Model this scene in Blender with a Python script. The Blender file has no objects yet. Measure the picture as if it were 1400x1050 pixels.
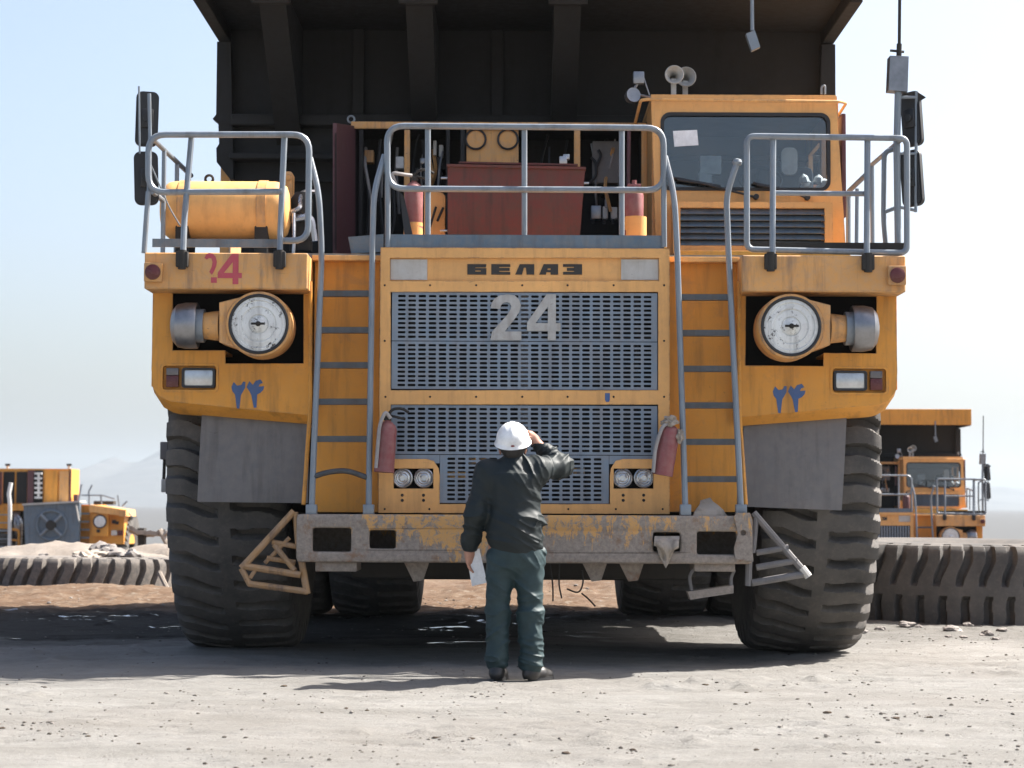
import bpy, bmesh, math, random
import numpy as np
from mathutils import Vector, Matrix, noise as mnoise
from mathutils.geometry import tessellate_polygon

R = math.radians
SC = bpy.context.scene
COL = SC.collection
random.seed(7)

# ------------------------------------------------------------------ camera
F = 2800.0            # focal length in pixels of a 1400 px wide frame
CH = 1.17             # camera height
HOR = 692.0
PITCH = math.atan((HOR - 525.0) / F)
ROLL = R(0.25)
cam_d = bpy.data.cameras.new('camera')
cam_d.sensor_width = 36.0
cam_d.lens = 36.0 * F / 1400.0
cam_d.clip_start = 0.1
cam_d.clip_end = 30000.0
cam_d.dof.use_dof = True
cam_d.dof.focus_distance = 14.8
cam_d.dof.aperture_fstop = 4.0
cam = bpy.data.objects.new('camera', cam_d)
COL.objects.link(cam)
cam.matrix_world = (Matrix.Translation((0, 0, CH)) @ Matrix.Rotation(R(90) + PITCH, 4, 'X')
                    @ Matrix.Rotation(ROLL, 4, 'Z'))
SC.camera = cam
SC.render.resolution_x, SC.render.resolution_y = 1024, 768

# ------------------------------------------------------------------ light
SUN_EL, SUN_AZ = R(50), R(23)          # azimuth counted from +X towards +Y
world = bpy.data.worlds.new('World')
SC.world = world
world.use_nodes = True
wn = world.node_tree
bg = wn.nodes['Background']
sky = wn.nodes.new('ShaderNodeTexSky')
sky.sky_type = 'NISHITA'
sky.sun_disc = False
sky.sun_elevation = SUN_EL
sky.sun_rotation = R(90) - SUN_AZ
sky.altitude = 300
sky.air_density = 0.9
sky.dust_density = 5.4
sky.ozone_density = 1.0
wn.links.new(sky.outputs[0], bg.inputs[0])
bg.inputs[1].default_value = 0.080
sun_d = bpy.data.lights.new('sun', 'SUN')
sun_d.energy = 5.0
sun_d.angle = R(0.53)
sun_d.color = (1.0, 0.955, 0.89)
sun = bpy.data.objects.new('sun', sun_d)
COL.objects.link(sun)
S = Vector((math.cos(SUN_EL) * math.cos(SUN_AZ), math.cos(SUN_EL) * math.sin(SUN_AZ), math.sin(SUN_EL)))
sun.rotation_euler = S.to_track_quat('Z', 'Y').to_euler()
sun.location = S * 50
SC.view_settings.view_transform = 'Standard'
SC.view_settings.look = 'None'
SC.view_settings.gamma = 1.0
SC.view_settings.exposure = 1.78
SC.render.engine = 'CYCLES'
cy = SC.cycles
cy.use_denoising = True
cy.max_bounces = 8
cy.diffuse_bounces = 4
cy.glossy_bounces = 3
cy.transmission_bounces = 6
cy.transparent_max_bounces = 8
cy.volume_bounces = 1
cy.sample_clamp_indirect = 6.0

# ------------------------------------------------------------------ pixel -> place
CP, SP = math.cos(PITCH), math.sin(PITCH)
CR, SR = math.cos(ROLL), math.sin(ROLL)
def P(px, py, Y):
    """point at depth Y that the lens sees at photo pixel (px, py)"""
    u, v = (px - 700.0) / F, (525.0 - py) / F
    u, v = u * CR - v * SR, u * SR + v * CR
    dy, dz = CP - SP * v, SP + CP * v
    t = Y / dy
    return Vector((u * t, Y, CH + dz * t))
def PX(px, Y, py=500): return P(px, py, Y).x
def PZ(py, Y, px=717): return P(px, py, Y).z

# ------------------------------------------------------------------ node helpers
def new_mat(name):
    m = bpy.data.materials.new(name)
    m.use_nodes = True
    nt = m.node_tree
    b = nt.nodes['Principled BSDF']
    return m, nt, b
def pos_node(nt, scale=(1, 1, 1)):
    g = nt.nodes.new('ShaderNodeNewGeometry')
    mp = nt.nodes.new('ShaderNodeMapping')
    mp.inputs['Scale'].default_value = scale
    nt.links.new(g.outputs['Position'], mp.inputs[0])
    return mp.outputs[0]
def noise_node(nt, vec, scale, detail=4, rough=0.6, dist=0.0):
    n = nt.nodes.new('ShaderNodeTexNoise')
    n.inputs['Scale'].default_value = scale
    n.inputs['Detail'].default_value = detail
    n.inputs['Roughness'].default_value = rough
    n.inputs['Distortion'].default_value = dist
    nt.links.new(vec, n.inputs['Vector'])
    return n.outputs['Fac']
def ramp(nt, fac, a, b, v0=0.0, v1=1.0):
    r = nt.nodes.new('ShaderNodeMapRange')
    r.inputs[1].default_value = a; r.inputs[2].default_value = b
    r.inputs[3].default_value = v0; r.inputs[4].default_value = v1
    nt.links.new(fac, r.inputs[0])
    return r.outputs[0]
def mixc(nt, fac, a, b):
    m = nt.nodes.new('ShaderNodeMix'); m.data_type = 'RGBA'
    for sock, v in ((m.inputs[0], fac), (m.inputs[6], a), (m.inputs[7], b)):
        if isinstance(v, (int, float)): sock.default_value = v
        elif isinstance(v, tuple): sock.default_value = (*v, 1)
        else: nt.links.new(v, sock)
    return m.outputs[2]
def mul(nt, a, b):
    m = nt.nodes.new('ShaderNodeMath'); m.operation = 'MULTIPLY'
    for sock, v in ((m.inputs[0], a), (m.inputs[1], b)):
        if isinstance(v, (int, float)): sock.default_value = v
        else: nt.links.new(v, sock)
    return m.outputs[0]
def bump(nt, b, h, strength, dist=0.01):
    n = nt.nodes.new('ShaderNodeBump')
    n.inputs['Strength'].default_value = strength
    n.inputs['Distance'].default_value = dist
    nt.links.new(h, n.inputs['Height'])
    nt.links.new(n.outputs[0], b.inputs['Normal'])

def paint(name, base, dust=(0.32, 0.25, 0.17), dust_amt=0.35, grime=(0.05, 0.035, 0.025), grime_amt=0.45,
          chip=(0.06, 0.04, 0.035), chip_at=0.70, rough=0.5, metal=0.0, bmp=0.15, spec=0.4, edge=False):
    m, nt, b = new_mat(name)
    p1 = pos_node(nt)
    ps = pos_node(nt, (5.0, 5.0, 0.55))
    big = noise_node(nt, p1, 1.7, 5, 0.6)
    fine = noise_node(nt, p1, 14, 6, 0.7)
    streak = noise_node(nt, ps, 2.2, 5, 0.65)
    chips = noise_node(nt, p1, 26, 7, 0.75, 0.5)
    var = mixc(nt, ramp(nt, big, 0.3, 0.7), tuple(c * 0.86 for c in base), tuple(min(1, c * 1.08) for c in base))
    c = mixc(nt, mul(nt, ramp(nt, fine, 0.35, 0.75), dust_amt), var, dust)
    c = mixc(nt, mul(nt, ramp(nt, streak, 0.50, 0.72), grime_amt), c, grime)
    smear = noise_node(nt, p1, 3.6, 7, 0.72, 0.8)
    c = mixc(nt, mul(nt, ramp(nt, smear, 0.56, 0.66), grime_amt * 0.55), c, tuple(0.5 * (a_ + b_) for a_, b_ in zip(grime, dust)))
    scr = noise_node(nt, pos_node(nt, (14.0, 14.0, 70.0)), 1.0, 3, 0.6, 1.5)
    c = mixc(nt, mul(nt, ramp(nt, scr, 0.705, 0.73), 0.55), c, chip)
    cf = mul(nt, ramp(nt, chips, chip_at - 0.03, chip_at - 0.01), ramp(nt, big, 0.40, 0.55))
    c = mixc(nt, cf, c, chip)
    if edge:      # paint rubbed off along the edges
        bv = nt.nodes.new('ShaderNodeBevel'); bv.samples = 4; bv.inputs[0].default_value = 0.016
        gn = nt.nodes.new('ShaderNodeNewGeometry'); dt = nt.nodes.new('ShaderNodeVectorMath'); dt.operation = 'DOT_PRODUCT'
        nt.links.new(bv.outputs[0], dt.inputs[0]); nt.links.new(gn.outputs['Normal'], dt.inputs[1])
        ew = mul(nt, ramp(nt, dt.outputs['Value'], 0.985, 0.90), ramp(nt, noise_node(nt, p1, 9, 6, 0.75), 0.46, 0.60))
        c = mixc(nt, mul(nt, ew, 0.8), c, (0.13, 0.095, 0.075))
    nt.links.new(c, b.inputs['Base Color'])
    b.inputs['Roughness'].default_value = rough
    nt.links.new(ramp(nt, fine, 0.2, 0.8, rough - 0.1, rough + 0.22), b.inputs['Roughness'])
    b.inputs['Metallic'].default_value = metal
    b.inputs['Specular IOR Level'].default_value = spec
    bump(nt, b, fine, bmp, 0.004)
    return m
def plain(name, col, rough=0.5, metal=0.0, spec=0.5):
    m, nt, b = new_mat(name)
    p1 = pos_node(nt)
    n = noise_node(nt, p1, 9, 5, 0.65)
    nt.links.new(mixc(nt, ramp(nt, n, 0.3, 0.7), tuple(c * 0.75 for c in col), tuple(min(1, c * 1.15) for c in col)), b.inputs['Base Color'])
    nt.links.new(ramp(nt, n, 0.2, 0.8, rough - 0.08, rough + 0.12), b.inputs['Roughness'])
    b.inputs['Metallic'].default_value = metal
    b.inputs['Specular IOR Level'].default_value = spec
    return m
def thin_glass(name, tint, f0=1.45, rough=0.02):
    m, nt, b = new_mat(name)
    nt.nodes.remove(b)
    tr = nt.nodes.new('ShaderNodeBsdfTransparent'); tr.inputs[0].default_value = (*tint, 1)
    gl = nt.nodes.new('ShaderNodeBsdfGlossy'); gl.inputs['Roughness'].default_value = rough
    df = nt.nodes.new('ShaderNodeBsdfDiffuse'); df.inputs[0].default_value = (0.35, 0.33, 0.30, 1)
    fr = nt.nodes.new('ShaderNodeFresnel'); fr.inputs[0].default_value = f0
    mx = nt.nodes.new('ShaderNodeMixShader')
    mx2 = nt.nodes.new('ShaderNodeMixShader')
    out = nt.nodes['Material Output']
    n = noise_node(nt, pos_node(nt), 3.0, 6, 0.7)
    nt.links.new(ramp(nt, n, 0.45, 0.8, 0.0, 0.07), mx2.inputs[0])
    nt.links.new(fr.outputs[0], mx.inputs[0])
    nt.links.new(tr.outputs[0], mx.inputs[1]); nt.links.new(gl.outputs[0], mx.inputs[2])
    nt.links.new(mx.outputs[0], mx2.inputs[1]); nt.links.new(df.outputs[0], mx2.inputs[2])
    nt.links.new(mx2.outputs[0], out.inputs[0])
    return m

YEL = (0.66, 0.285, 0.036)
M = {}
M['yellow'] = paint('yellow_paint', YEL, dust_amt=0.16, grime_amt=0.38, edge=True)
M['yellow_clean'] = paint('yellow_front_paint', (0.76, 0.395, 0.13), dust_amt=0.18, grime_amt=0.22, chip_at=0.73, edge=True)
M['yellow_dusty'] = paint('dusty_yellow_paint', (0.64, 0.315, 0.09), dust=(0.42, 0.31, 0.21), dust_amt=0.55, grime=(0.10, 0.075, 0.07), grime_amt=0.7, chip_at=0.69, edge=True)
M['rail'] = paint('blue_grey_rail_paint', (0.165, 0.20, 0.235), dust=(0.28, 0.265, 0.25), dust_amt=0.3, grime=(0.05, 0.045, 0.045), grime_amt=0.5, rough=0.34, metal=0.1, spec=0.8)
M['grille'] = paint('grey_blue_grille_paint', (0.175, 0.23, 0.29), dust=(0.28, 0.25, 0.23), dust_amt=0.5, grime=(0.10, 0.09, 0.085), grime_amt=0.35, rough=0.45, chip_at=0.8)
M['step'] = paint('worn_brown_step_paint', (0.36, 0.205, 0.085), dust=(0.30, 0.23, 0.18), dust_amt=0.6, grime=(0.09, 0.065, 0.055), grime_amt=0.8, chip_at=0.66, rough=0.55)
M['rung'] = paint('worn_step_steel', (0.060, 0.068, 0.078), dust=(0.16, 0.145, 0.13), dust_amt=0.5, grime_amt=0.5, rough=0.45, metal=0.4)
M['kick'] = paint('blue_grey_plate_paint', (0.10, 0.15, 0.20), dust_amt=0.3, rough=0.5)
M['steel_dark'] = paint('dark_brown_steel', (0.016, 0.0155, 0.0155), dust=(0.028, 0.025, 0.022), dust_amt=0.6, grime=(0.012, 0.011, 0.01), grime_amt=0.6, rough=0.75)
M['under'] = paint('oily_underbody', (0.022, 0.020, 0.018), dust=(0.05, 0.042, 0.034), dust_amt=0.5, grime=(0.01, 0.01, 0.01), rough=0.7)
M['black'] = plain('black_plastic', (0.015, 0.015, 0.016), 0.5)
M['gap'] = plain('opening_shade_backing', (0.012, 0.012, 0.012), 0.9)  # near-black backing, holds the shade behind slots and openings in its colour
M['maroon'] = paint('maroon_paint', (0.075, 0.022, 0.030), dust=(0.14, 0.09, 0.085), dust_amt=0.5, grime_amt=0.4, rough=0.5)
M['redbox'] = paint('faded_red_paint', (0.13, 0.028, 0.022), dust=(0.075, 0.050, 0.042), dust_amt=0.9, grime=(0.04, 0.026, 0.023), grime_amt=0.9, rough=0.55)
M['redext'] = paint('faded_extinguisher_red', (0.235, 0.060, 0.062), dust=(0.28, 0.18, 0.165), dust_amt=0.6, grime_amt=0.3, rough=0.5)
M['cover'] = paint('smeared_filter_cover', (0.70, 0.71, 0.69), dust=(0.50, 0.46, 0.42), dust_amt=0.35, grime=(0.10, 0.095, 0.09), grime_amt=0.55, chip=(0.05, 0.045, 0.04), chip_at=0.62, rough=0.5)
M['white_dirty'] = paint('dirty_white_cover', (0.72, 0.72, 0.70), dust=(0.55, 0.50, 0.44), dust_amt=0.4, grime=(0.20, 0.18, 0.16), grime_amt=0.35, chip=(0.08, 0.07, 0.06), chip_at=0.71, rough=0.5)
M['reflector'] = paint('pale_reflector', (0.50, 0.49, 0.46), dust=(0.36, 0.31, 0.26), dust_amt=0.6, grime_amt=0.2, rough=0.4)
M['digit'] = paint('bare_metal_digit', (0.42, 0.41, 0.39), dust=(0.30, 0.27, 0.23), dust_amt=0.6, grime=(0.14, 0.12, 0.10), grime_amt=0.5, rough=0.45, metal=0.2)
M['letter'] = plain('black_lettering', (0.030, 0.026, 0.022), 0.6)
M['red_print'] = paint('red_number_paint', (0.46, 0.055, 0.085), dust_amt=0.2, grime_amt=0.2, chip=(0.5, 0.27, 0.1), chip_at=0.66)
M['blue_print'] = paint('blue_number_paint', (0.045, 0.105, 0.26), dust_amt=0.15, grime_amt=0.2)
M['chrome'] = plain('worn_bright_metal', (0.42, 0.42, 0.43), 0.28, 0.9)
M['greycap'] = plain('grey_metal_cap', (0.26, 0.26, 0.27), 0.35, 0.8)
M['lamp'] = plain('lamp_glass', (0.50, 0.51, 0.51), 0.16, 0.55, 0.8)
M['redlens'] = plain('red_lens', (0.10, 0.018, 0.016), 0.25)
M['greylens'] = plain('grey_lens', (0.13, 0.12, 0.12), 0.3)
M['flap'] = paint('grey_rubber_flap', (0.155, 0.15, 0.15), dust=(0.24, 0.21, 0.19), dust_amt=0.5, grime=(0.07, 0.065, 0.06), grime_amt=0.4, rough=0.8, chip_at=0.9)
M['glass'] = thin_glass('windshield_glass', (0.78, 0.84, 0.88), 1.85)
M['white'] = plain('white_plastic', (0.62, 0.62, 0.61), 0.5)
M['paper'] = plain('white_paper', (0.80, 0.81, 0.82), 0.8)
M['rag'] = paint('dirty_cloth', (0.33, 0.29, 0.25), dust_amt=0.5, grime_amt=0.6, rough=0.9)
M['hose'] = plain('grey_hose', (0.30, 0.28, 0.27), 0.6)

def bumper_mat():
    m, nt, b = new_mat('chipped_bumper_paint')
    p = pos_node(nt); ps = pos_node(nt, (3.2, 3.2, 1.0))
    n = noise_node(nt, ps, 4.5, 8, 0.78, 0.6); big = noise_node(nt, p, 1.3, 3, 0.5); fine = noise_node(nt, p, 30, 5, 0.7)
    sep = nt.nodes.new('ShaderNodeSeparateXYZ'); nt.links.new(pos_node(nt), sep.inputs[0])
    h = ramp(nt, sep.outputs[2], 0.80, 1.0, -0.17, 0.05)      # paint is worn off along the lower half of the beam
    w = nt.nodes.new('ShaderNodeMath'); w.operation = 'ABSOLUTE'; nt.links.new(sep.outputs[0], w.inputs[0])
    ends = ramp(nt, w.outputs[0], 0.85, 1.25, 0.02, -0.11)
    s = nt.nodes.new('ShaderNodeMath'); s.operation = 'ADD'; nt.links.new(n, s.inputs[0]); nt.links.new(h, s.inputs[1])
    s1 = nt.nodes.new('ShaderNodeMath'); s1.operation = 'ADD'; nt.links.new(s.outputs[0], s1.inputs[0]); nt.links.new(ends, s1.inputs[1])
    s2 = nt.nodes.new('ShaderNodeMath'); s2.operation = 'MULTIPLY_ADD'
    nt.links.new(big, s2.inputs[0]); s2.inputs[1].default_value = 0.35; nt.links.new(s1.outputs[0], s2.inputs[2])
    f = mul(nt, ramp(nt, s2.outputs[0], 0.665, 0.70), ramp(nt, noise_node(nt, p, 16, 7, 0.8, 0.6), 0.56, 0.50))
    steel = mixc(nt, ramp(nt, fine, 0.3, 0.7), (0.165, 0.135, 0.112), (0.31, 0.262, 0.22))
    steel = mixc(nt, ramp(nt, noise_node(nt, p, 7, 6, 0.7), 0.56, 0.70), steel, (0.19, 0.11, 0.065))
    yel = mixc(nt, ramp(nt, fine, 0.3, 0.8), (0.56, 0.29, 0.075), (0.46, 0.28, 0.13))
    nt.links.new(mixc(nt, f, steel, yel), b.inputs['Base Color'])
    b.inputs['Roughness'].default_value = 0.6
    bump(nt, b, s2.outputs[0], 0.3, 0.006)
    return m
M['bumper'] = bumper_mat()

def rubber_mat():
    m, nt, b = new_mat('dusty_tyre_rubber')
    p = pos_node(nt)
    n = noise_node(nt, p, 2.2, 6, 0.65); f = noise_node(nt, p, 22, 6, 0.75)
    c = mixc(nt, ramp(nt, n, 0.3, 0.75), (0.056, 0.054, 0.052), (0.130, 0.118, 0.107))
    c = mixc(nt, mul(nt, ramp(nt, f, 0.5, 0.85), 0.5), c, (0.19, 0.165, 0.14))
    nt.links.new(c, b.inputs['Base Color'])
    b.inputs['Roughness'].default_value = 0.85
    b.inputs['Specular IOR Level'].default_value = 0.25
    bump(nt, b, f, 0.35, 0.01)
    return m
M['rubber'] = rubber_mat()
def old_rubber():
    m, nt, b = new_mat('dusty_sunlit_tyre_rubber')
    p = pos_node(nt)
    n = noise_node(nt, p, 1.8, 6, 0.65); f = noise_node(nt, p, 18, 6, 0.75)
    c = mixc(nt, ramp(nt, n, 0.3, 0.7), (0.085, 0.08, 0.076), (0.15, 0.135, 0.122))  # paler tone holds both dust and sunlight on the rubber
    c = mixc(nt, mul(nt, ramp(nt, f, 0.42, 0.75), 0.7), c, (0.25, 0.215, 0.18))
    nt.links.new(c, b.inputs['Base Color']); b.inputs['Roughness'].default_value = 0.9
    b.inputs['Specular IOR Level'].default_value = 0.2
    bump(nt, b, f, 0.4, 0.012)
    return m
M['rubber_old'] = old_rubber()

# ------------------------------------------------------------------ mesh helpers
ORG = Vector((0, 0, 0))
def bm_new(): return bmesh.new()
def V3(p): return Vector(p)
def box(bm, x0, x1, y0, y1, z0, z1, bevel=0.0, seg=2):
    m = bmesh.new()
    bmesh.ops.create_cube(m, size=1)
    for v in m.verts:
        v.co = ((x0 + x1) / 2 + v.co.x * abs(x1 - x0), (y0 + y1) / 2 + v.co.y * abs(y1 - y0), (z0 + z1) / 2 + v.co.z * abs(z1 - z0))
    if bevel > 0: bmesh.ops.bevel(m, geom=m.edges[:], offset=bevel, segments=seg, affect='EDGES', profile=0.5)
    join(bm, m)
    return bm
def join(bm, m):
    off = len(bm.verts)
    vs = [bm.verts.new(v.co) for v in m.verts]
    m.verts.index_update()
    for f in m.faces:
        try: bm.faces.new([vs[v.index] for v in f.verts])
        except ValueError: pass
    m.free()
def frame_of(d):
    d = d.normalized()
    a = Vector((0, 0, 1)) if abs(d.z) < 0.9 else Vector((1, 0, 0))
    u = d.cross(a).normalized()
    return u, d.cross(u).normalized()
def fillet(pts, r, n=6, closed=False):
    pts = [V3(p) for p in pts]; out = []
    N = len(pts)
    for i, p in enumerate(pts):
        if not closed and i in (0, N - 1): out.append(p); continue
        a, b = pts[i - 1], pts[(i + 1) % N]
        da, db = (a - p), (b - p)
        rr = min(r, da.length * 0.49, db.length * 0.49)
        p0, p1 = p + da.normalized() * rr, p + db.normalized() * rr
        for k in range(n + 1):
            t = k / n
            out.append((1 - t) ** 2 * p0 + 2 * t * (1 - t) * p + t * t * p1)
    return out
def tube(bm, pts, r, n=10, closed=False, r_end=None):
    pts = [V3(p) for p in pts]; N = len(pts)
    rings = []; u = None
    for i in range(N):
        if closed: d = (pts[(i + 1) % N] - pts[i - 1])
        else: d = (pts[min(i + 1, N - 1)] - pts[max(i - 1, 0)])
        d.normalize()
        if u is None: u, _ = frame_of(d)
        u = (u - d * u.dot(d)).normalized()
        w = d.cross(u)
        rr = r if r_end is None else r + (r_end - r) * i / (N - 1)
        rings.append([bm.verts.new(pts[i] + u * rr * math.cos(2 * math.pi * k / n) + w * rr * math.sin(2 * math.pi * k / n)) for k in range(n)])
    for i in range(N if closed else N - 1):
        a, b = rings[i], rings[(i + 1) % N]
        for k in range(n): bm.faces.new((a[k], a[(k + 1) % n], b[(k + 1) % n], b[k]))
    if not closed:
        bm.faces.new(rings[0][::-1]); bm.faces.new(rings[-1])
    return bm
def cyl(bm, a, b, r, n=16, r2=None):
    a, b = V3(a), V3(b); u, w = frame_of(b - a)
    r2 = r if r2 is None else r2
    A = [bm.verts.new(a + (u * math.cos(2 * math.pi * k / n) + w * math.sin(2 * math.pi * k / n)) * r) for k in range(n)]
    B = [bm.verts.new(b + (u * math.cos(2 * math.pi * k / n) + w * math.sin(2 * math.pi * k / n)) * r2) for k in range(n)]
    for k in range(n): bm.faces.new((A[k], A[(k + 1) % n], B[(k + 1) % n], B[k]))
    bm.faces.new(A[::-1]); bm.faces.new(B)
    return bm
def lathe(bm, origin, axis, prof, n=32):
    """prof: (distance along axis, radius); radius 0 closes the end"""
    o = V3(origin); d = V3(axis).normalized(); u, w = frame_of(d)
    rings = []
    for t, r in prof:
        if r <= 1e-6: rings.append([bm.verts.new(o + d * t)])
        else: rings.append([bm.verts.new(o + d * t + (u * math.cos(2 * math.pi * k / n) + w * math.sin(2 * math.pi * k / n)) * r) for k in range(n)])
    for a, b in zip(rings, rings[1:]):
        for k in range(n):
            k2 = (k + 1) % n
            if len(a) == 1 and len(b) == 1: continue
            if len(a) == 1: bm.faces.new((a[0], b[k2], b[k]))
            elif len(b) == 1: bm.faces.new((a[k], a[k2], b[0]))
            else: bm.faces.new((a[k], a[k2], b[k2], b[k]))
    return bm
def plate(bm, outer, holes, y0, y1):
    """polygon (x, z) with holes, extruded from y0 to y1"""
    loops = [[Vector((x, z, 0)) for x, z in outer]] + [[Vector((x, z, 0)) for x, z in h] for h in holes]
    tris = tessellate_polygon(loops)
    flat = [p for l in loops for p in l]
    A = [bm.verts.new((p.x, y0, p.y)) for p in flat]
    B = [bm.verts.new((p.x, y1, p.y)) for p in flat]
    for t in tris:
        try:
            bm.faces.new([A[i] for i in t]); bm.faces.new([B[i] for i in reversed(t)])
        except ValueError: pass
    k = 0
    for l in loops:
        n = len(l)
        for i in range(n):
            a, b = k + i, k + (i + 1) % n
            bm.faces.new((A[a], A[b], B[b], B[a]))
        k += n
    return bm
def rrect(x0, x1, z0, z1, r, n=5):
    pts = []
    for cx, cz, a0 in ((x1 - r, z1 - r, 0), (x0 + r, z1 - r, 90), (x0 + r, z0 + r, 180), (x1 - r, z0 + r, 270)):
        for k in range(n + 1):
            a = R(a0 + 90 * k / n); pts.append((cx + r * math.cos(a), cz + r * math.sin(a)))
    return pts
def quad_prism(bm, a, b, c, d, back):
    """four front corners pushed by vector back"""
    f = [bm.verts.new(V3(p)) for p in (a, b, c, d)]
    g = [bm.verts.new(V3(p) + V3(back)) for p in (a, b, c, d)]
    bm.faces.new(f); bm.faces.new(g[::-1])
    for i in range(4): bm.faces.new((f[i], g[i], g[(i + 1) % 4], f[(i + 1) % 4]))
    return bm
def obj(name, bm, mat, parent=None, smooth=True, org=None, angle=35, loc=None):
    """link one mesh; its vertices are given in world space and stored relative to org"""
    bmesh.ops.recalc_face_normals(bm, faces=bm.faces[:])
    o_ = ORG if org is None else V3(org)
    for v in bm.verts: v.co -= o_
    me = bpy.data.meshes.new(name)
    bm.to_mesh(me); bm.free()
    return mobj(name, me, mat, parent, smooth, angle, loc if parent is not None else o_)
def mobj(name, me, mat, parent=None, smooth=True, angle=35, loc=None):
    mats = mat if isinstance(mat, (list, tuple)) else [mat]
    if not me.materials:
        for x in mats: me.materials.append(x)
        if smooth:
            me.shade_smooth(); me.set_sharp_from_angle(angle=R(angle))
    o = bpy.data.objects.new(name, me)
    COL.objects.link(o)
    if loc is not None: o.location = loc
    if parent is not None: o.parent = parent
    return o
def tag(o, label=None, cat=None, group=None, kind=None):
    if label: o['label'] = label
    if cat: o['category'] = cat
    if group: o['group'] = group
    if kind: o['kind'] = kind
    return o
def thing(name, label, cat, loc, group=None, rz=0.0):
    o = bpy.data.objects.new(name, None); COL.objects.link(o)
    o.location = loc; o.rotation_euler = (0, 0, rz); o.empty_display_size = 0.2
    return tag(o, label, cat, group)
def copy_tree(o, parent=None, skip=()):
    c = o.copy(); COL.objects.link(c); c.parent = parent
    for ch in o.children:
        if ch.name.split('.')[0] in skip: continue
        copy_tree(ch, c, skip)
    return c

# ------------------------------------------------------------------ numpy noise
def vnoise(x, y, seed=0):
    xi, yi = np.floor(x).astype(np.int64), np.floor(y).astype(np.int64)
    xf, yf = x - xi, y - yi
    def h(i, j):
        n = (i * 374761393 + j * 668265263 + seed * 982451653) & 0x7fffffff
        n = ((n ^ (n >> 13)) * 1274126177) & 0x7fffffff
        return ((n ^ (n >> 16)) & 0xffff) / 65535.0
    u, v = xf * xf * (3 - 2 * xf), yf * yf * (3 - 2 * yf)
    return (h(xi, yi) * (1 - u) + h(xi + 1, yi) * u) * (1 - v) + (h(xi, yi + 1) * (1 - u) + h(xi + 1, yi + 1) * u) * v - 0.5
def fbm(x, y, oct=5, seed=0, gain=0.5):
    s = 0; a = 1.0
    for k in range(oct):
        s = s + a * vnoise(x * 2 ** k + 17.3 * k, y * 2 ** k - 9.1 * k, seed + k); a *= gain
    return s
def sstep(a, b, x):
    t = np.clip((x - a) / (b - a), 0, 1); return t * t * (3 - 2 * t)
def terrain(x, y):
    x, y = np.asarray(x, float), np.asarray(y, float)
    z = -2.0 * sstep(33, 47, y + 1.5 * fbm(x * 0.12, y * 0.12, 3, 5))
    near = 1 - sstep(60, 400, np.abs(y) + np.abs(x))
    rough = 0.25 + 0.75 * sstep(19.5, 23.5, y + 1.2 * fbm(x * .4, y * .4, 2, 9))
    z = z + near * (0.05 * fbm(x * 0.5, y * 0.5, 3, 1) + rough * (0.045 * fbm(x * 2.1, y * 2.1, 4, 2) + 0.035 * fbm(x * 8, y * 8, 3, 3)))
    # low ridge of loose soil behind the truck
    r = np.exp(-((y - 26.6 - 0.8 * fbm(x * .3, y * 0 + 3, 2, 4)) / 1.0) ** 2) * (1 - sstep(2.5, 6, x))
    z = z + r * (0.11 + 0.14 * fbm(x * 0.9, y * 0.9, 3, 6))
    r2 = np.exp(-((x - 1.15) / 0.9) ** 2 - ((y - 28.2) / 1.2) ** 2)
    z = z + 0.2 * r2
    # shallow wheel ruts running across the yard
    z = z - 0.018 * np.exp(-((y - 13.2 + 0.1 * x) / 0.3) ** 2) * near - 0.016 * np.exp(-((y - 11.4 + 0.05 * x) / 0.35) ** 2) * near
    crumb = sstep(0.02, 0.30, fbm(x * 0.55 + 4, y * 1.1, 3, 71)) * near * (1 - sstep(22, 24, y))
    z = z + crumb * (0.030 * np.maximum(0, fbm(x * 6.5, y * 6.5, 3, 73)) ** 1.3 * 2 + 0.012 * fbm(x * 14, y * 14, 2, 75))
    z = z - 0.012 * near * np.maximum(0, 1 - np.abs(fbm(x * 0.8, y * 2.6, 3, 79)) * 9)
    flat = np.exp(-((x - 0.05) / 0.5) ** 2 - ((y - 13.85) / 0.35) ** 2)
    z = z * (1 - flat)
    return z
def tz(x, y): return float(terrain(np.array([x]), np.array([y]))[0])

# ------------------------------------------------------------------ ground
def axis(lo, hi, step, far, grow=1.22):
    c = list(np.arange(lo, hi + step / 2, step))
    s = step; a = []; x = hi
    while x < far: s *= grow; x += s; a.append(x)
    b = []; s = step; x = lo
    while x > -far: s *= grow; x -= s; b.append(x)
    return np.array(b[::-1] + c + a)
def grid_mesh(name, X, Y, Z):
    ny, nx = X.shape
    co = np.stack([X, Y, Z], -1).reshape(-1, 3)
    i = np.arange(nx - 1)[None, :] + nx * np.arange(ny - 1)[:, None]
    q = np.stack([i, i + 1, i + 1 + nx, i + nx], -1).reshape(-1, 4)
    me = bpy.data.meshes.new(name)
    me.vertices.add(len(co)); me.vertices.foreach_set('co', co.ravel())
    me.loops.add(q.size); me.loops.foreach_set('vertex_index', q.ravel())
    me.polygons.add(len(q)); me.polygons.foreach_set('loop_start', np.arange(len(q)) * 4)
    me.update(calc_edges=True)
    return me
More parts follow.
